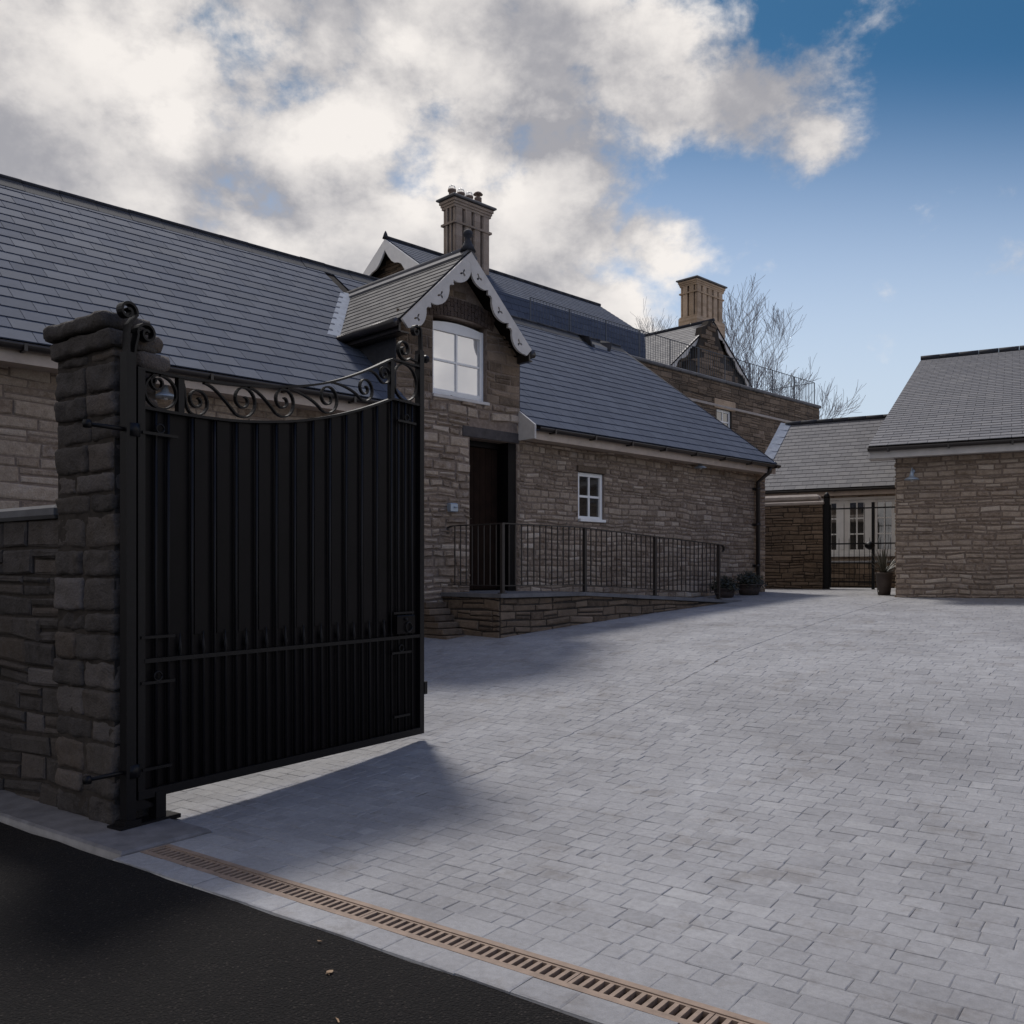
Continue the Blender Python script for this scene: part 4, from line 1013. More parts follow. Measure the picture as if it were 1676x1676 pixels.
for sg in (-1, 1): bargeboard('bargeboard', HF, gh, (gax+sg*gl2, gaz-gk*gl2), (gax, gaz+.02), GY-.22, .05, .26, 5, M['offwhite'], holes=False)
mb = MB(); mb.tube([(gax,GY-.25,gaz+.04),(gax,GY+GLn,gaz+.04)], .07, 8); part('ridge_tiles', mb, M['ridge'], gh)
ccy = GY+.9; ccx, ccz = HF.at(1140, 452, ccy); ccx1 = HF.at(1184, 468, ccy)[0]
ccb = HF.at(1136, 515, ccy)[1]
chimney(gh, HF, ccx, ccy, ccx1-ccx, .85, gaz-1.3, ccz, 5, ccb-(gaz-1.3), pots=False)

# ------------------------------------------------------------------ FAR WING
FY = 8.4
fxa = WF.at(1235, 803, FY)[0]; fez = (WF.at(1380, 798, FY-.3)[1]); fry = FY+2.7; frz = (WF.at(1380, 689, fry)[1])
fw = thing('far_wing', 'low wing at the back of the yard with grey slate roof and white mullioned windows', 'building', WF, (0, FY, .95))
fx1 = 6.0; fsl = math.hypot(fry-FY+.3, frz-fez); fxr = WF.at(1286, 694, fry)[0]
mb = MB()
slates(mb, (0,FY-.3,fez), (1,0,0), (0,fry-FY+.3,frz-fez), fsl, lambda b: fxa+(fxr-fxa)*b/fsl, lambda b: fx1, exp=.2, w=.28)
slabq([(fxa,FY-.3,fez),(fx1,FY-.3,fez),(fx1,fry,frz),(fxr,fry,frz)]); slabq([(fxr,fry,frz),(fx1,fry,frz),(fx1,2*fry-FY+.3,fez),(fxa,2*fry-FY+.3,fez)])
part('roof', mb, [M['slate_grey'], M['dark']], fw)
mb = MB(); x = fxr
while x < fx1: mb.tube([(x,fry,frz+.03),(min(x+.45,fx1)-.006,fry,frz+.03)], .07, 8); x += .45
part('ridge_tiles', mb, M['ridge'], fw)
mb = MB()                                              # stepped lead flashing up the left verge
for i in range(9):
    t0 = i/9; t1 = (i+1)/9
    P = lambda t_, o: Vector((fxa+(fxr-fxa)*t_, FY-.3+(fry-FY+.3)*t_, fez+(frz-fez)*t_))+Vector((o, 0, 0))
    a = P(t0,-.14); b = P(t0,.16); c_ = P(t1,.16); d = P(t1,-.14)
    mb.hexa([a, b, c_, d, a+Vector((0,0,.09)), b+Vector((0,0,.035)), c_+Vector((0,0,.02)), d+Vector((0,0,.09))])
part('verge_flashing', mb, M['lead'], fw)
eaves(WF, fw, fxa, fx1, FY-.3, fez, FY, M['cream'])
fwin = []
for a, b in ((1345, 1373), (1386, 1418), (1431, 1464)):
    fwin.append((WF.at(a, 850, FY)[0], WF.at(b, 850, FY)[0]))
fz1 = WF.at(1400, 815, FY)[1]; fz0 = WF.at(1400, 908, FY)[1]
mb = MB(); hh = [(fwin[0][0]-.02, fwin[-1][1]+.25, fz0, fz1)]
backing(mb, hh, fxa-.5, fx1, .9, fez-.1, FY, FY+.4, 1)
mb.box(fxa-.5, fx1, FY+5.0, FY+5.2, .9, fez-.1, mat=1)
stones(mb, lambda a, b, c: (a, FY-c, b), fxa-.5, fx1, .9, fez-.1, hh)
part('wall', mb, [M['stone'], M['mortar']], fw)
xa, xb = hh[0][0], hh[0][1]
mb = MB(); prev = xa
for i, (a, b) in enumerate(fwin):                       # broad white panelled mullions
    if a-prev > .03: mb.bbox(prev, a, FY+.02, FY+.12, fz0, fz1-.0, .008); mb.bbox(prev+.05, a-.05, FY-.005, FY+.02, fz0+.15, fz1-.2, .006)
    prev = b
mb.bbox(prev, xb, FY+.02, FY+.12, fz0, fz1, .008)
mb.bbox(xa-.02, xb, FY-.03, FY+.02, fz1-.05, fz1+.02, .006); mb.bbox(xa-.02, xb, FY-.06, FY+.02, fz0-.05, fz0+.03, .006)
part('window_mullion', mb, M['white'], fw)
for (a, b) in fwin:
    w_ = window('window', fw, a, b, fz0+.03, fz1-.05, FY+.04, fr=.07, nx=2, nz_=3, glass=M['glassfar'], bar=.035)

# garden wall and garden gate
NY = 4.3
gwx0 = WF.at(1236, 900, NY)[0]; gwx1 = WF.at(1347, 900, NY)[0]; gwz = WF.at(1300, 826, NY)[1]; gg = gzf(WF, gwx0+1, NY)-.06
gw_ = thing('garden_wall', 'dark rubble garden wall with pale coping between the long house and the garden gate', 'wall', WF, (gwx0, NY, gg+.06))
mb = MB(); mb.box(gwx0-.6, gwx1, NY, NY+.4, gg-.1, gwz-.02, mat=1); stones(mb, lambda a, b, c: (a, NY-c, b), gwx0-.6, gwx1, gg, gwz-.02, (), hs=(.05,.13), ws=(.15,.4), prot=.035, big=.08)
part('stonework', mb, [M['stone_dark'], M['mortar_dark']], gw_)
mb = MB(); mb.bbox(gwx0-.6, gwx1+.02, NY-.06, NY+.46, gwz-.02, gwz+.06, .02); mb.bbox(gwx0-.6, gwx1-.1, NY+.02, NY+.38, gwz+.06, gwz+.22, .05)
part('coping', mb, M['palecoping'], gw_)
ga_ = gwx1+.0; gpx = WF.at(1355, 900, NY)[0]; gmx = WF.at(1428, 900, NY)[0]; gex = WF.at(1470, 900, NY)[0]+.3; gtz = WF.at(1380, 832, NY)[1]; ptz = WF.at(1350, 815, NY)[1]
gt = thing('garden_gate', 'black iron bar gate between the dark garden wall and the right-hand building', 'gate', WF, (gpx, NY, gg+.06))
mb = MB(); mb.box(gwx1+.005, gpx+.02, NY+.05, NY+.17, gg, ptz); mb.lathe(((gwx1+gpx)/2+.01,NY+.11,ptz), [(.06,0),(.07,.04),(.04,.10),(.01,.13)], 10); part('post', mb, M['black'], gt)
mb = MB(); mb.box(gmx-.03, gmx+.03, NY+.08, NY+.14, gg, gtz+.12); part('post', mb, M['black'], gt)
mb = MB()
for z in (gtz, gg+1.05, gg+.22): mb.box(gpx, gex, NY+.10, NY+.115, z-.015, z+.015)
mb.box(gpx+.02, gpx+.05, NY+.09, NY+.12, gg+.1, gtz+.1)
part('frame', mb, M['black'], gt)
x = gpx+.11; k = 0
while x < gex:
    if abs(x-gmx) > .04:
        mb = MB(); mb.tube([(x,NY+.107,gg+.14),(x,NY+.107,gtz+.06 if k % 2 == 0 else gg+1.13),(x,NY+.107,gtz+.12 if k % 2 == 0 else gg+1.19)], [.006,.006,.001], 6, smooth=False); part('bar', mb, M['black'], gt)
    x += .105; k += 1
x, z = WF.at(1424, 893, NY+.1)
mb = MB(); mb.lathe((x,NY+.07,z-.09), [(.02,0),(.09,.04),(.11,.09),(.09,.14),(.02,.18)], 12); part('lock', mb, M['black'], gt)

# low dark wall seen through the garden gate
xw0 = WF.at(1330, 930, 6.6)[0]; xw1 = WF.at(1500, 930, 6.6)[0]; zw = WF.at(1400, 918, 6.6)[1]
mb = MB(); mb.box(xw0, xw1, 6.6, 6.9, .9, zw-.05, mat=1); stones(mb, lambda a, b, c: (a, 6.6-c, b), xw0, xw1, .95, zw-.05, ()); mb.bbox(xw0,xw1,6.55,6.95,zw-.05,zw,.015,mat=2)
single('planter_wall', mb, [M['stone_dark'], M['mortar_dark'], M['coping']], 'low dark stone wall seen through the bars of the garden gate', 'wall', WF, (xw0, 6.6, .95))

# ------------------------------------------------------------------ RIGHT-HAND BUILDING
rxe, rez = WF.at(1421, 731, -.34); rgz = WF.at(1466, 975, 0)[1]
ryy, rzz = WF.aty(1513, 580, rxe); rp_ = (rzz-rez)/(ryy+.34)
print('right', rxe, rez, ryy, rzz, math.degrees(math.atan(rp_)), rgz)
RR = 9.5; rrz = rez+rp_*(RR+.34); RX1 = 9.0
rb = thing('right_building', 'brown stone building at the right edge with steep grey slate roof', 'building', WF, (0, 0, rgz))
mb = MB(); rs = math.hypot(RR+.34, rrz-rez)
slates(mb, (rxe,-.34,rez), (1,0,0), (0,RR+.34,rrz-rez), rs, lambda b: 0, lambda b: RX1-rxe, exp=.215, w=.3)
slabq([(rxe,-.34,rez),(RX1,-.34,rez),(RX1,RR,rrz),(rxe,RR,rrz)]); slabq([(rxe,RR,rrz),(RX1,RR,rrz),(RX1,2*RR+.34,rez),(rxe,2*RR+.34,rez)])
part('roof', mb, [M['slate_grey'], M['dark']], rb)
mb = MB(); x = rxe
while x < RX1: mb.tube([(x,RR,rrz+.03),(x+.444,RR,rrz+.03)], .08, 8); x += .45
part('ridge_tiles', mb, M['ridge'], rb)
mb = MB(); wt = rez-.17
mb.box(0, RX1, 0, .4, .7, wt, mat=1); mb.box(0, .4, .4, 2*RR, .7, wt, mat=1)
mb.add([(0,.0,wt),(0,2*RR,wt),(0,RR,rrz-.1)], [(0,1,2)], mat=1)
mb.add([(RX1,.0,wt),(RX1,2*RR,wt),(RX1,RR,rrz-.1)], [(0,1,2)], mat=1)
stones(mb, lambda a, b, c: (a, -c, b), 0, RX1, .72, wt, (), hs=(.045,.12), ws=(.13,.34), prot=.028, gap=.012)
stones(mb, lambda a, b, c: (-c, a, b), 0, 2*RR, .8, rrz, (), top=lambda a: min(99, wt+rp_*(RR-abs(a-RR))*.97), hs=(.045,.12), ws=(.13,.34), prot=.028, gap=.012)
part('wall', mb, [M['stone'], M['mortar']], rb)
eaves(WF, rb, rxe+.0, RX1, -.34, rez, 0, M['offwhite'])
mb = MB(); mb.box(rxe, -.005, -.29, .02, rez-.21, rez-.03)
for k in range(12):
    y = -.34+(RR+.34)*k/12; y2 = -.34+(RR+.34)*(k+1)/12
    mb.hexa([(rxe-.0,y,rez+rp_*(y+.34)-.2),(rxe+.035,y,rez+rp_*(y+.34)-.2),(rxe+.035,y2,rez+rp_*(y2+.34)-.2),(rxe,y2,rez+rp_*(y2+.34)-.2),(rxe-.0,y,rez+rp_*(y+.34)-.04),(rxe+.035,y,rez+rp_*(y+.34)-.04),(rxe+.035,y2,rez+rp_*(y2+.34)-.04),(rxe,y2,rez+rp_*(y2+.34)-.04)])
part('verge_board', mb, M['offwhite'], rb)

# ------------------------------------------------------------------ POTS AND PLANTS
def tub(label, px, py, w, h, kind):
    # base point on the yard along the sight line
    k = 8.0
    for i in range(60):
        x, y = (px-CX)/F*k, k; zz = EYE-(py-HY)/F*k
        if zz <= gz(x, y): break
        k += .2
    z0 = gz(x, y)
    t_ = thing('potted_plant', label, 'plant', None, (x, y, z0), group='plant pots in the yard')
    r = w/2
    mb = MB(); mb.lathe((x,y,z0), [(r*.72,0),(r*.86,h*.5),(r*.97,h*.9),(r*1.04,h*.91),(r*1.04,h),(r*.92,h),(r*.9,h*.93)], 22); part('pot', mb, M['pot'], t_)
    mb = MB(); mb.lathe((x,y,z0+h*.88), [(r*.9,0),(r*.6,h*.04),(r*.05,h*.06)], 16); part('soil', mb, M['soil'], t_)
    mb = MB()
    if kind == 'spike':
        for i in range(64):
            a = random.uniform(0, 6.283); el = random.uniform(.25, 1.45); ln = random.uniform(.36, .62)
            c = Vector((x,y,z0+h*.92)); d = Vector((math.cos(a)*math.cos(el), math.sin(a)*math.cos(el), math.sin(el))); sd = Vector((-math.sin(a), math.cos(a), 0))
            pts = []; 
            for k2 in range(5):
                f = k2/4; p = c+d*ln*f+Vector((0,0,-.22*ln*f*f*math.cos(el))); wv = .014*(1-f)**.6+.001; pts += [p-sd*wv, p+sd*wv]
            mb.add(pts, [(0,1,3,2),(2,3,5,4),(4,5,7,6),(6,7,9,8)])
        part('leaves', mb, M['leafspike'], t_)
    else:
        for i in range(1500):
            a = random.uniform(0, 6.283); el = random.uniform(-.25, 1.5); rr = r*1.15*random.uniform(.35, 1.05)*(1+.18*math.sin(3*a+px))
            p = Vector((x+rr*math.cos(a)*math.cos(el), y+rr*math.sin(a)*math.cos(el), z0+h*.95+rr*.75*math.sin(el)))
            d = Vector((random.gauss(0,1), random.gauss(0,1), random.gauss(.4,1))).normalized(); s2 = d.orthogonal().normalized(); l = random.uniform(.018, .04)
            mb.add([p, p+d*l+s2*l*.4, p+d*2*l, p+d*l-s2*l*.4], [(0,1,2,3)])
        for i in range(14):
            a = random.uniform(0, 6.283); mb.tube([(x,y,z0+h*.9),(x+r*.7*math.cos(a), y+r*.7*math.sin(a), z0+h+r*.4)], .005, 4)
        part('foliage', mb, M['leafdark'], t_)
tub('squat dark pot with low dark foliage just past the end of the ramp railing', 1186, 979, .40, .16, 'bush')
tub('broader dark pot with low dark foliage at the foot of the drainpipe', 1226, 974, .46, .20, 'bush')
tub('tall brown pot with spiky leaves in front of the garden gate', 1447, 974, .29, .40, 'spike')

# ------------------------------------------------------------------ BARE TREES
def tree(label, px, dist, h, lean, seed, spread, base, depth=6, r0=.16, upz=1.0):
    rnd = random.Random(seed); x = (px-CX)/F*dist
    t_ = thing('bare_tree', label, 'tree', None, (x, dist, base), group='bare winter trees behind the houses')
    tr_, cr = MB(), MB()
    def grow(p, d, ln, r, k):
        pts = [p]; rs = [r]; q = p.copy(); dd = d.copy(); ns_ = 4
        for i in range(ns_):
            dd = (dd+Vector((rnd.gauss(0,.11), rnd.gauss(0,.11), rnd.gauss(.03,.05)))).normalized(); q = q+dd*ln/ns_; pts.append(q.copy()); rs.append(max(.0085, r*(1-.42*(i+1)/ns_)))
        (tr_ if k <= 1 else cr).tube(pts, rs, 7 if k < 2 else (5 if k < 4 else 3), cap=False)
        if k >= depth: return
        nb = 3 if k < depth-3 else 4
        for i in range(nb):
            f = rnd.uniform(.35, 1.0) if i else 1.0; idx = min(ns_, max(1, int(round(f*ns_)))); pp = pts[idx]
            a = rnd.uniform(0, 6.283); e = dd.orthogonal().normalized(); e = Matrix.Rotation(a, 3, dd) @ e
            nd = (dd+e*rnd.uniform(.35, .8)*spread+Vector((0,0,.22*upz))).normalized()
            grow(pp, nd, ln*rnd.uniform(.60,.82), rs[idx]*rnd.uniform(.55,.75), k+1)
    grow(Vector((x, dist, base)), Vector((lean, 0, 1)).normalized(), h*.34, r0, 0)
    part('trunk', tr_, M['bark'], t_); part('crown', cr, M['bark'], t_)
tree('tall bare tree with upright branches just right of the far chimney', 1214, 52, 17.4, -.03, 8, .92, 1.6, 6, .40)
tree('small twiggy bare tree behind the right end of the terrace railing', 1258, 50, 6.0, -.02, 23, .85, 2.5, 5, .09)
tree('faint bare treetop showing between the slate roof and the far chimney', 1076, 70, 19.5, .0, 22, .9, 1.2, 6, .34)

# ------------------------------------------------------------------ GATE PIER AND BOUNDARY WALL
cpx, cpy = (186-838)/1500*4.98, 4.98; ca, ce = DF.inv(cpx, cpy)
print('pier corner', ca, ce)
PZ = 2.83
pr_ = thing('gate_pier', 'dark stone gate pier with rough capstones at the left edge holding the gate post', 'pier', DF, (ca-.3, ce, 0))
mb = MB(); PW, PD = .62, .27
mb.box(ca-PW+.01, ca-.012, ce+.012, ce+PD-.01, -.02, PZ-.2, mat=1)
z = 0.0
def bigstone(mb, x0, x1, y0, y1, z0, z1, rough=.016, tint=None):
    """Hand-dressed block: fine box with chipped edges and irregular faces."""
    nx = max(3, int((x1-x0)/.022)); ny = max(3, int((y1-y0)/.03)); nzz = max(3, int((z1-z0)/.02)); idx = {}; P = []; fs = []; so_ = random.uniform(0, 50)
    def vid(i, j, k):
        if (i, j, k) in idx: return idx[(i, j, k)]
        x = x0+(x1-x0)*i/nx; y = y0+(y1-y0)*j/ny; z = z0+(z1-z0)*k/nzz
        q = Vector((x*7+so_, y*7, z*9)); n1 = _noise.noise_vector(q); n2 = _noise.noise_vector(q*3.7)
        ed = (i in (0, nx))+(j in (0, ny))+(k in (0, nzz)); ch = (0, 0, .007, .012)[ed]*(1+1.2*_noise.noise(q*2))
        sx = 1 if i == nx else -1 if i == 0 else 0; sy = 1 if j == ny else -1 if j == 0 else 0; sz = 1 if k == nzz else -1 if k == 0 else 0
        x += -sx*ch+n1.x*rough+n2.x*rough*.35; y += -sy*ch+n1.y*rough+n2.y*rough*.35; z += -sz*ch+(n1.z*rough+n2.z*rough*.35)*.45
        P.append((x, y, z)); idx[(i, j, k)] = len(P)-1; return len(P)-1
    for i in range(nx):
        for j in range(ny):
            fs.append((vid(i,j,0),vid(i,j+1,0),vid(i+1,j+1,0),vid(i+1,j,0))); fs.append((vid(i,j,nzz),vid(i+1,j,nzz),vid(i+1,j+1,nzz),vid(i,j+1,nzz)))
    for i in range(nx):
        for k in range(nzz):
            fs.append((vid(i,0,k),vid(i+1,0,k),vid(i+1,0,k+1),vid(i,0,k+1))); fs.append((vid(i,ny,k),vid(i,ny,k+1),vid(i+1,ny,k+1),vid(i+1,ny,k)))
    for j in range(ny):
        for k in range(nzz):
            fs.append((vid(0,j,k),vid(0,j,k+1),vid(0,j+1,k+1),vid(0,j+1,k))); fs.append((vid(nx,j,k),vid(nx,j+1,k),vid(nx,j+1,k+1),vid(nx,j,k+1)))
    mb.add(P, fs, tint=tint or (random.random(), 0, 0), smooth=True)
flip = 0
while z < PZ-.22:
    h = random.uniform(.11, .20); h = min(h, PZ-.2-z); h = h if PZ-.2-z-h > .05 else PZ-.2-z
    c = ca-random.uniform(.22, .42)
    bigstone(mb, c+.004, ca+random.uniform(-.012,.010), ce+random.uniform(-.014,.006), ce+PD, z+.004, z+h-.003)
    bigstone(mb, ca-PW, c-.004, ce+random.uniform(-.015,.01), ce+PD, z+.004, z+h-.003)
    z += h
bigstone(mb, ca-PW-.03, ca+.015, ce-.03, ce+PD+.0, PZ-.2, PZ-.10, .018, (.35,0,0))
bigstone(mb, ca-PW-.05, ca-.02, ce-.05, ce+PD-.03, PZ-.095, PZ, .018, (.15,0,0))
bigstone(mb, ca-.10, ca+.035, ce+.12, ce+PD+.05, PZ-.30, PZ-.20, .022, (.9,0,0))
bigstone(mb, ca-.12, ca+.02, ce+.10, ce+PD+.02, PZ-.19, PZ-.10, .022, (.8,0,0))
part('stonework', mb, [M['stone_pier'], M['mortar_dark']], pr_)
mb = MB(); bx0 = -9.5
mb.box(bx0, ca-PW-.01, ce+.05, ce+.35, -.05, 1.72, mat=1)
stones(mb, lambda a, b, c: (a, ce+.05-c, b), bx0, ca-PW-.01, -.02, 1.72, (), hs=(.08,.17), ws=(.18,.42), prot=.03)
mb.bbox(bx0, ca-PW-.02, ce+.0, ce+.40, 1.72, 1.80, .02, mat=2)
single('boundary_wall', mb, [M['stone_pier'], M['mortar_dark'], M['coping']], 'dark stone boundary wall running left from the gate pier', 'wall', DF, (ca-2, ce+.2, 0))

# gate post with scrolls
def spiral(c, r1, turns, a0, dirn=1, r0=.22, n=26):
    """From the outside (angle a0, radius r1) in to the middle."""
    return [(c[0]+r1*((1-t)+r0*t)*math.cos(a0+dirn*2*math.pi*turns*t), c[1]+r1*((1-t)+r0*t)*math.sin(a0+dirn*2*math.pi*turns*t)) for t in [i/n for i in range(n+1)]]
gp0 = -.045
ppx, ppz = GF.at(216, 1340, 0)
gpst = thing('gate_post', 'black iron gate post with scrolled top standing against the left pier', 'gate post', GF, (gp0, 0, 0))
ptop = GF.at(222, 580, 0)[1]
mb = MB(); mb.box(gp0-.030, gp0+.028, -.030, .030, .0, ptop); part('upright', mb, M['black'], gpst)
sc1 = GF.at(208, 510, 0); sc2 = GF.at(241, 548, 0)
mb = MB(); y = 0
pth = [(gp0-.01, ptop-.02), (gp0-.012, ptop+.08), (gp0-.005, ptop+.15)]
s1 = spiral((gp0-.012, sc1[1]+.00), .055, 1.35, R(-10), 1, .2)
mb.ribbon([(a, y, b) for a, b in pth+s1], .05, .014)
s2 = spiral((gp0+.105, sc2[1]), .062, 1.45, R(200), -1, .2)
mb.ribbon([(a, y, b) for a, b in [(gp0+.02, ptop-.06), (gp0+.03, ptop+.03)]+s2], .05, .013)
part('scroll', mb, M['black'], gpst)
mb = MB()
mb.box(gp0-.08, gp0+.30, -.05, .07, 0.012, .035); mb.box(gp0-.05, gp0+.05, -.045, .045, .035, .06); part('base_plate', mb, M['black'], gpst)
mb = MB(); lx = GF.at(258, 1320, 0)[0]; mb.box(lx-.032, lx+.032, -.032, .032, .035, .18); mb.hexa([(gp0+.03,-.01,.10),(lx-.03,-.01,.10),(lx-.03,.01,.10),(gp0+.03,.01,.10),(gp0+.03,-.01,.18),(lx-.03,-.01,.115),(lx-.03,.01,.115),(gp0+.03,.01,.18)])
part('pivot_block', mb, M['black'], gpst)
for zz in (GF.at(222, 705, 0)[1], .32):
    mb = MB(); mb.tube([(gp0-.26,.0,zz),(gp0+.07,.0,zz)], .012, 8); mb.tube([(gp0+.02,-.0,zz-.035),(gp0+.02,.0,zz+.035)], .045, 12); mb.lathe((gp0-.24,0,zz-.02), [(.022,0),(.025,.02),(.02,.04)], 8); part('hinge', mb, M['black'], gpst)

# driveway gate
GLX = GF.at(690, 1100, 0)[0]; zbot = GF.at(560, 1230, 0)[1]
print('gate length', GLX, 'bottom', zbot, GF.at(270,1298,0), GF.at(683,1200,0))
dg_ = thing('driveway_gate', 'large black iron driveway gate leaf standing open with scrollwork along its sagging top', 'gate', GF, (0, 0, 0))
T = [GF.at(*p, 0) for p in ((228,602),(294,618),(345,625),(400,631),(470,633),(533,627),(590,610),(640,588),(645,588.5),(668,596))]
B_ = [GF.at(*p, 0) for p in ((228,671),(294,678),(345,685),(400,690),(470,690),(533,683),(590,670),(640,653),(645,654),(668,661))]
T[0] = (0, T[1][1]); B_[0] = (0, B_[1][1]); T[-1] = (GLX, T[-2][1]); B_[-1] = (GLX, B_[-2][1])
def curve(pts, n=60):
    """Smooth through the points with a Catmull-Rom spline."""
    o = []; m_ = len(pts)-1
    for i in range(m_):
        p0, p1, p2, p3 = pts[max(i-1,0)], pts[i], pts[i+1], pts[min(i+2,m_)]
        for k in range(7):
            t = k/7; q = []
            for c in range(2): q.append(.5*((2*p1[c])+(-p0[c]+p2[c])*t+(2*p0[c]-5*p1[c]+4*p2[c]-p3[c])*t*t+(-p0[c]+3*p1[c]-3*p2[c]+p3[c])*t**3))
            o.append(tuple(q))
    return o+[pts[-1]]
ct, cb = T[:2]+curve(T[1:8])[1:]+[T[-1]], B_[:2]+curve(B_[1:8])[1:]+[B_[-1]]
def zat(c, x):
    for a, b in zip(c, c[1:]):
        if a[0] <= x <= b[0]: return a[1]+(b[1]-a[1])*(x-a[0])/max(1e-6, b[0]-a[0])
    return c[-1][1]
mb = MB(); mb.ribbon([(a,0,b) for a, b in ct], .045, .014); part('top_rail', mb, M['black'], dg_)
mb = MB(); mb.ribbon([(a,0,b) for a, b in cb], .045, .016); part('band_rail', mb, M['black'], dg_)
zmid = GF.at(460, 1061, 0)[1]
mb = MB(); mb.box(.04, GLX-.05, -.024, .012, zmid-.012, zmid+.012); part('middle_rail', mb, M['black'], dg_)
mb = MB(); mb.box(.0, GLX, -.026, .026, zbot, zbot+.05); part('bottom_rail', mb, M['black'], dg_)
mb = MB(); mb.box(.0, .045, -.022, .022, zbot+.05, T[0][1]); part('hinge_stile', mb, M['black'], dg_)
stz = GF.at(688, 575, 0)[1]
mb = MB(); mb.box(GLX-.05, GLX, -.026, .026, zbot+.05, stz); part('meeting_stile', mb, M['black'], dg_)
v1 = T[1][0]; v2 = T[7][0]
for vx_ in (v1, v2):
    mb = MB(); mb.box(vx_-.02, vx_+.02, -.018, .018, zat(cb, vx_), zat(ct, vx_)); part('band_upright', mb, M['black'], dg_)
# sheet behind the bars
mb = MB(); xs = sorted(set([.045+(GLX-.095)*i/40 for i in range(41)]))
for a, b in zip(xs, xs[1:]):
    mb.hexa([(a,.010,zbot+.05),(b,.010,zbot+.05),(b,.014,zbot+.05),(a,.014,zbot+.05),(a,.010,zat(cb,a)),(b,.010,zat(cb,b)),(b,.014,zat(cb,b)),(a,.014,zat(cb,a))])
part('backing_sheet', mb, M['blackp'], dg_)
pit = .0805; n = int((GLX-.1)/pit); spz = GF.at(450, 1024, 0)[1]
for i in range(1, n+1):
    x = .04+(GLX-.09)*i/(n+1); end = x < v1-.01 or x > v2+.01; r = .010
    full = end or i % 2 == 0
    mb = MB()
    if full: mb.tube([(x,-.008,zbot+.05),(x,-.008,zat(cb,x)-.008)], r, 8)
    else: mb.tube([(x,-.008,zbot+.05),(x,-.008,spz-.12),(x,-.008,spz-.10),(x,-.008,spz)], [r,r,r*1.5,.001], 8)
    part('bar' if full else 'dog_bar', mb, M['black'], dg_)
    if full and not end:                                # folded strips beside the main bars
        mb = MB(); mb.box(x+.025, x+.025+.09, -.002, .009, spz-.02, zat(cb, x+.07)-.012); 
        if x+.13 < v2: part('cover_strip', mb, M['blackp'], dg_)
# short cross straps with rings, lock and latch
def strap(p0, p1, ring=0):
    a = GF.at(*p0, -.02); b = GF.at(*p1, -.02); z = (a[1]+b[1])/2; mb = MB(); mb.box(a[0], b[0], -.030, -.016, z-.008, z+.008)
    if ring: m0 = (a[0]+b[0])/2; mb.tube([(m0+.025*math.cos(t), -.024, z+ring*.032+.025*math.sin(t)) for t in [2*math.pi*k/14 for k in range(15)]], .006, 6)
    part('strap', mb, M['black'], dg_)
strap((232,710),(290,713),1); strap((230,1043),(285,1041)); strap((230,1118),(285,1114),1); strap((232,1259),(280,1253)); strap((650,688),(680,694),1); strap((640,1070),(672,1066),1); strap((644,1174),(670,1169)); strap((643,1003),(676,1003))
a = GF.at(646, 1038, -.03); b = GF.at(675, 1006, -.03)
mb = MB(); mb.bbox(a[0], b[0], -.055, -.014, a[1], b[1], .006); lb = part('lock_case', mb, M['blackp'], dg_)
mb = MB(); c = ((a[0]+b[0])/2, (a[1]+b[1])/2); mb.tube([(c[0]+.02+.035*math.cos(t), -.065, c[1]-.02+.035*math.sin(t)) for t in [2*math.pi*k/16 for k in range(17)]], .006, 6); mb.lathe((c[0]-.01,-.06,c[1]+.03), [(.015,0),(.015,.02)], 10); part('ring_handle', mb, M['black'], lb)
a = GF.at(684, 1137, 0); b = GF.at(694, 1115, 0)
mb = MB(); mb.box(GLX, GLX+.035, -.03, .03, a[1], b[1]); part('latch_plate', mb, M['black'], dg_)
a = GF.at(697, 588, 0); mb = MB(); mb.tube([(GLX,0,a[1]),(GLX+.03,0,a[1])], .018, 10); mb.lathe((GLX+.05,0,a[1]-.03), [(.01,0),(.03,.015),(.033,.03),(.03,.045),(.01,.06)], 10); part('knob', mb, M['black'], dg_)
# scrollwork
def scroll(name, pts, w=.024, h=.010):
    mb = MB(); mb.ribbon([(a, 0, b) for a, b in pts], w, h); part(name, mb, M['black'], dg_)
def hook(cp, r, toppx, big=1.0):
    c = GF.at(*cp, 0); r *= 1.12; sp = spiral(c, r, 1.55, R(-125), 1, .18, 34)        # outside start at lower left, curling up the right side
    tx = GF.at(toppx, 600, 0)[0]; tz = zat(ct, tx)-.006; s = sp[0]
    up = []
    for k in range(12):
        t = k/12; p0 = (tx-.03, tz-.01); p1 = (tx+.035, tz-.004); p2 = (s[0]-r*.62, s[1]+r*.55); p3 = s; q = 1-t
        up.append((q**3*p0[0]+3*q*q*t*p1[0]+3*q*t*t*p2[0]+t**3*p3[0], q**3*p0[1]+3*q*q*t*p1[1]+3*q*t*t*p2[1]+t**3*p3[1]))
    scroll('scroll', up+sp)
for cp, r, tp in (((322,656),.080,299),((398,655),.100,340),((463,656),.098,413),((536,651),.098,475),((597,636),.085,548),((629,612),.066,606)): hook(cp, r, tp)
c = ((v1)/2+.015, (T[0][1]+B_[0][1])/2); rr = (T[0][1]-B_[0][1])/2-.012
scroll('scroll', [(c[0]+min(rr*1.1,v1/2-.03)*math.cos(t), c[1]+rr*math.sin(t)) for t in [R(100)+2*math.pi*.98*k/30 for k in range(31)]])
scroll('scroll', spiral((c[0]-.02, c[1]+.05), .05, 1.2, R(120), 1, .3, 20))
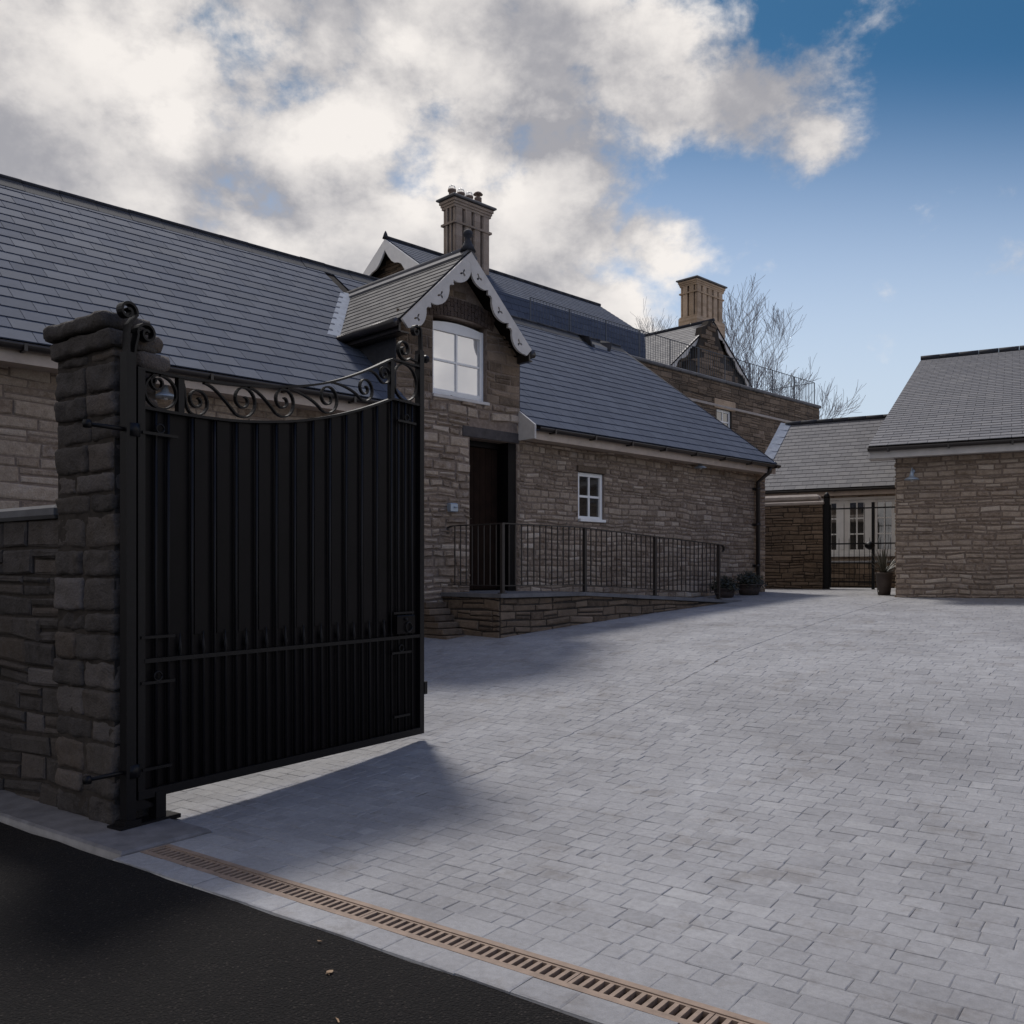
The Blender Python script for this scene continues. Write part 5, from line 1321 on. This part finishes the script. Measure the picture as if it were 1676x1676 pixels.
c = ((v2+GLX-.04)/2, (T[-1][1]+B_[-1][1])/2); rr = (T[-1][1]-B_[-1][1])/2-.012; rx = (GLX-.05-v2)/2-.02
scroll('scroll', [(c[0]+rx*math.cos(t), c[1]+rr*math.sin(t)) for t in [2*math.pi*k/32 for k in range(33)]])
c = GF.at(661, 572, 0); e1 = GF.at(684, 546, 0)
scroll('scroll', [(GLX-.02, stz-.06), (GLX-.012, stz+.02), (GLX-.02, e1[1]+.03), (GLX-.045, e1[1]+.06)]+spiral((GLX-.075, e1[1]+.01), .045, 1.0, R(60), 1, .3, 16), .035, .014)
scroll('scroll', spiral(c, .085, 1.6, R(-40), -1, .18, 36)[::1], .03, .011)
scroll('scroll', [(GLX-.05, stz-.03), (GLX-.07, stz-.09), (c[0]+.085*math.cos(R(-40)), c[1]+.085*math.sin(R(-40)))], .03, .011)

# ------------------------------------------------------------------ litter on the asphalt
rnd = random.Random(3)
for k, (px, py, lab) in enumerate(((540, 1592, 'pale dead leaf on the asphalt, the larger of a close pair below the drain'), (523, 1542, 'small pale leaf fragment on the asphalt nearest the kerb'), (553, 1672, 'crumpled leaf lying on the asphalt at the bottom edge'), (537, 1595.5, 'thin leaf stalk on the asphalt beside the larger dead leaf'))):
    k_ = F*EYE/(py-HY); x, y = (px-CX)/F*k_, k_; s = (.016, .010, .014, .009)[k]; a = rnd.uniform(0, 3)
    mb = MB(); P = []
    for q in range(9): t = 2*math.pi*q/9; P.append((x+s*math.cos(t)*(1.3 if q % 2 else .8)*math.cos(a)-s*.5*math.sin(t)*math.sin(a), y+s*math.cos(t)*math.sin(a)+s*.5*math.sin(t), rnd.uniform(.001, .006)))
    P2 = [(p[0], p[1], p[2]+.0015) for p in P]; n = 9
    mb.add(P+P2, [tuple(range(n))[::-1], tuple(range(n, 2*n))]+[(i, (i+1) % n, (i+1) % n+n, i+n) for i in range(n)])
    single('dead_leaf', mb, M['litter'], lab, 'leaf', None, (x, y, 0), group='leaves on the asphalt')
for o in bpy.data.objects:
    if '_off' in o: del o['_off']
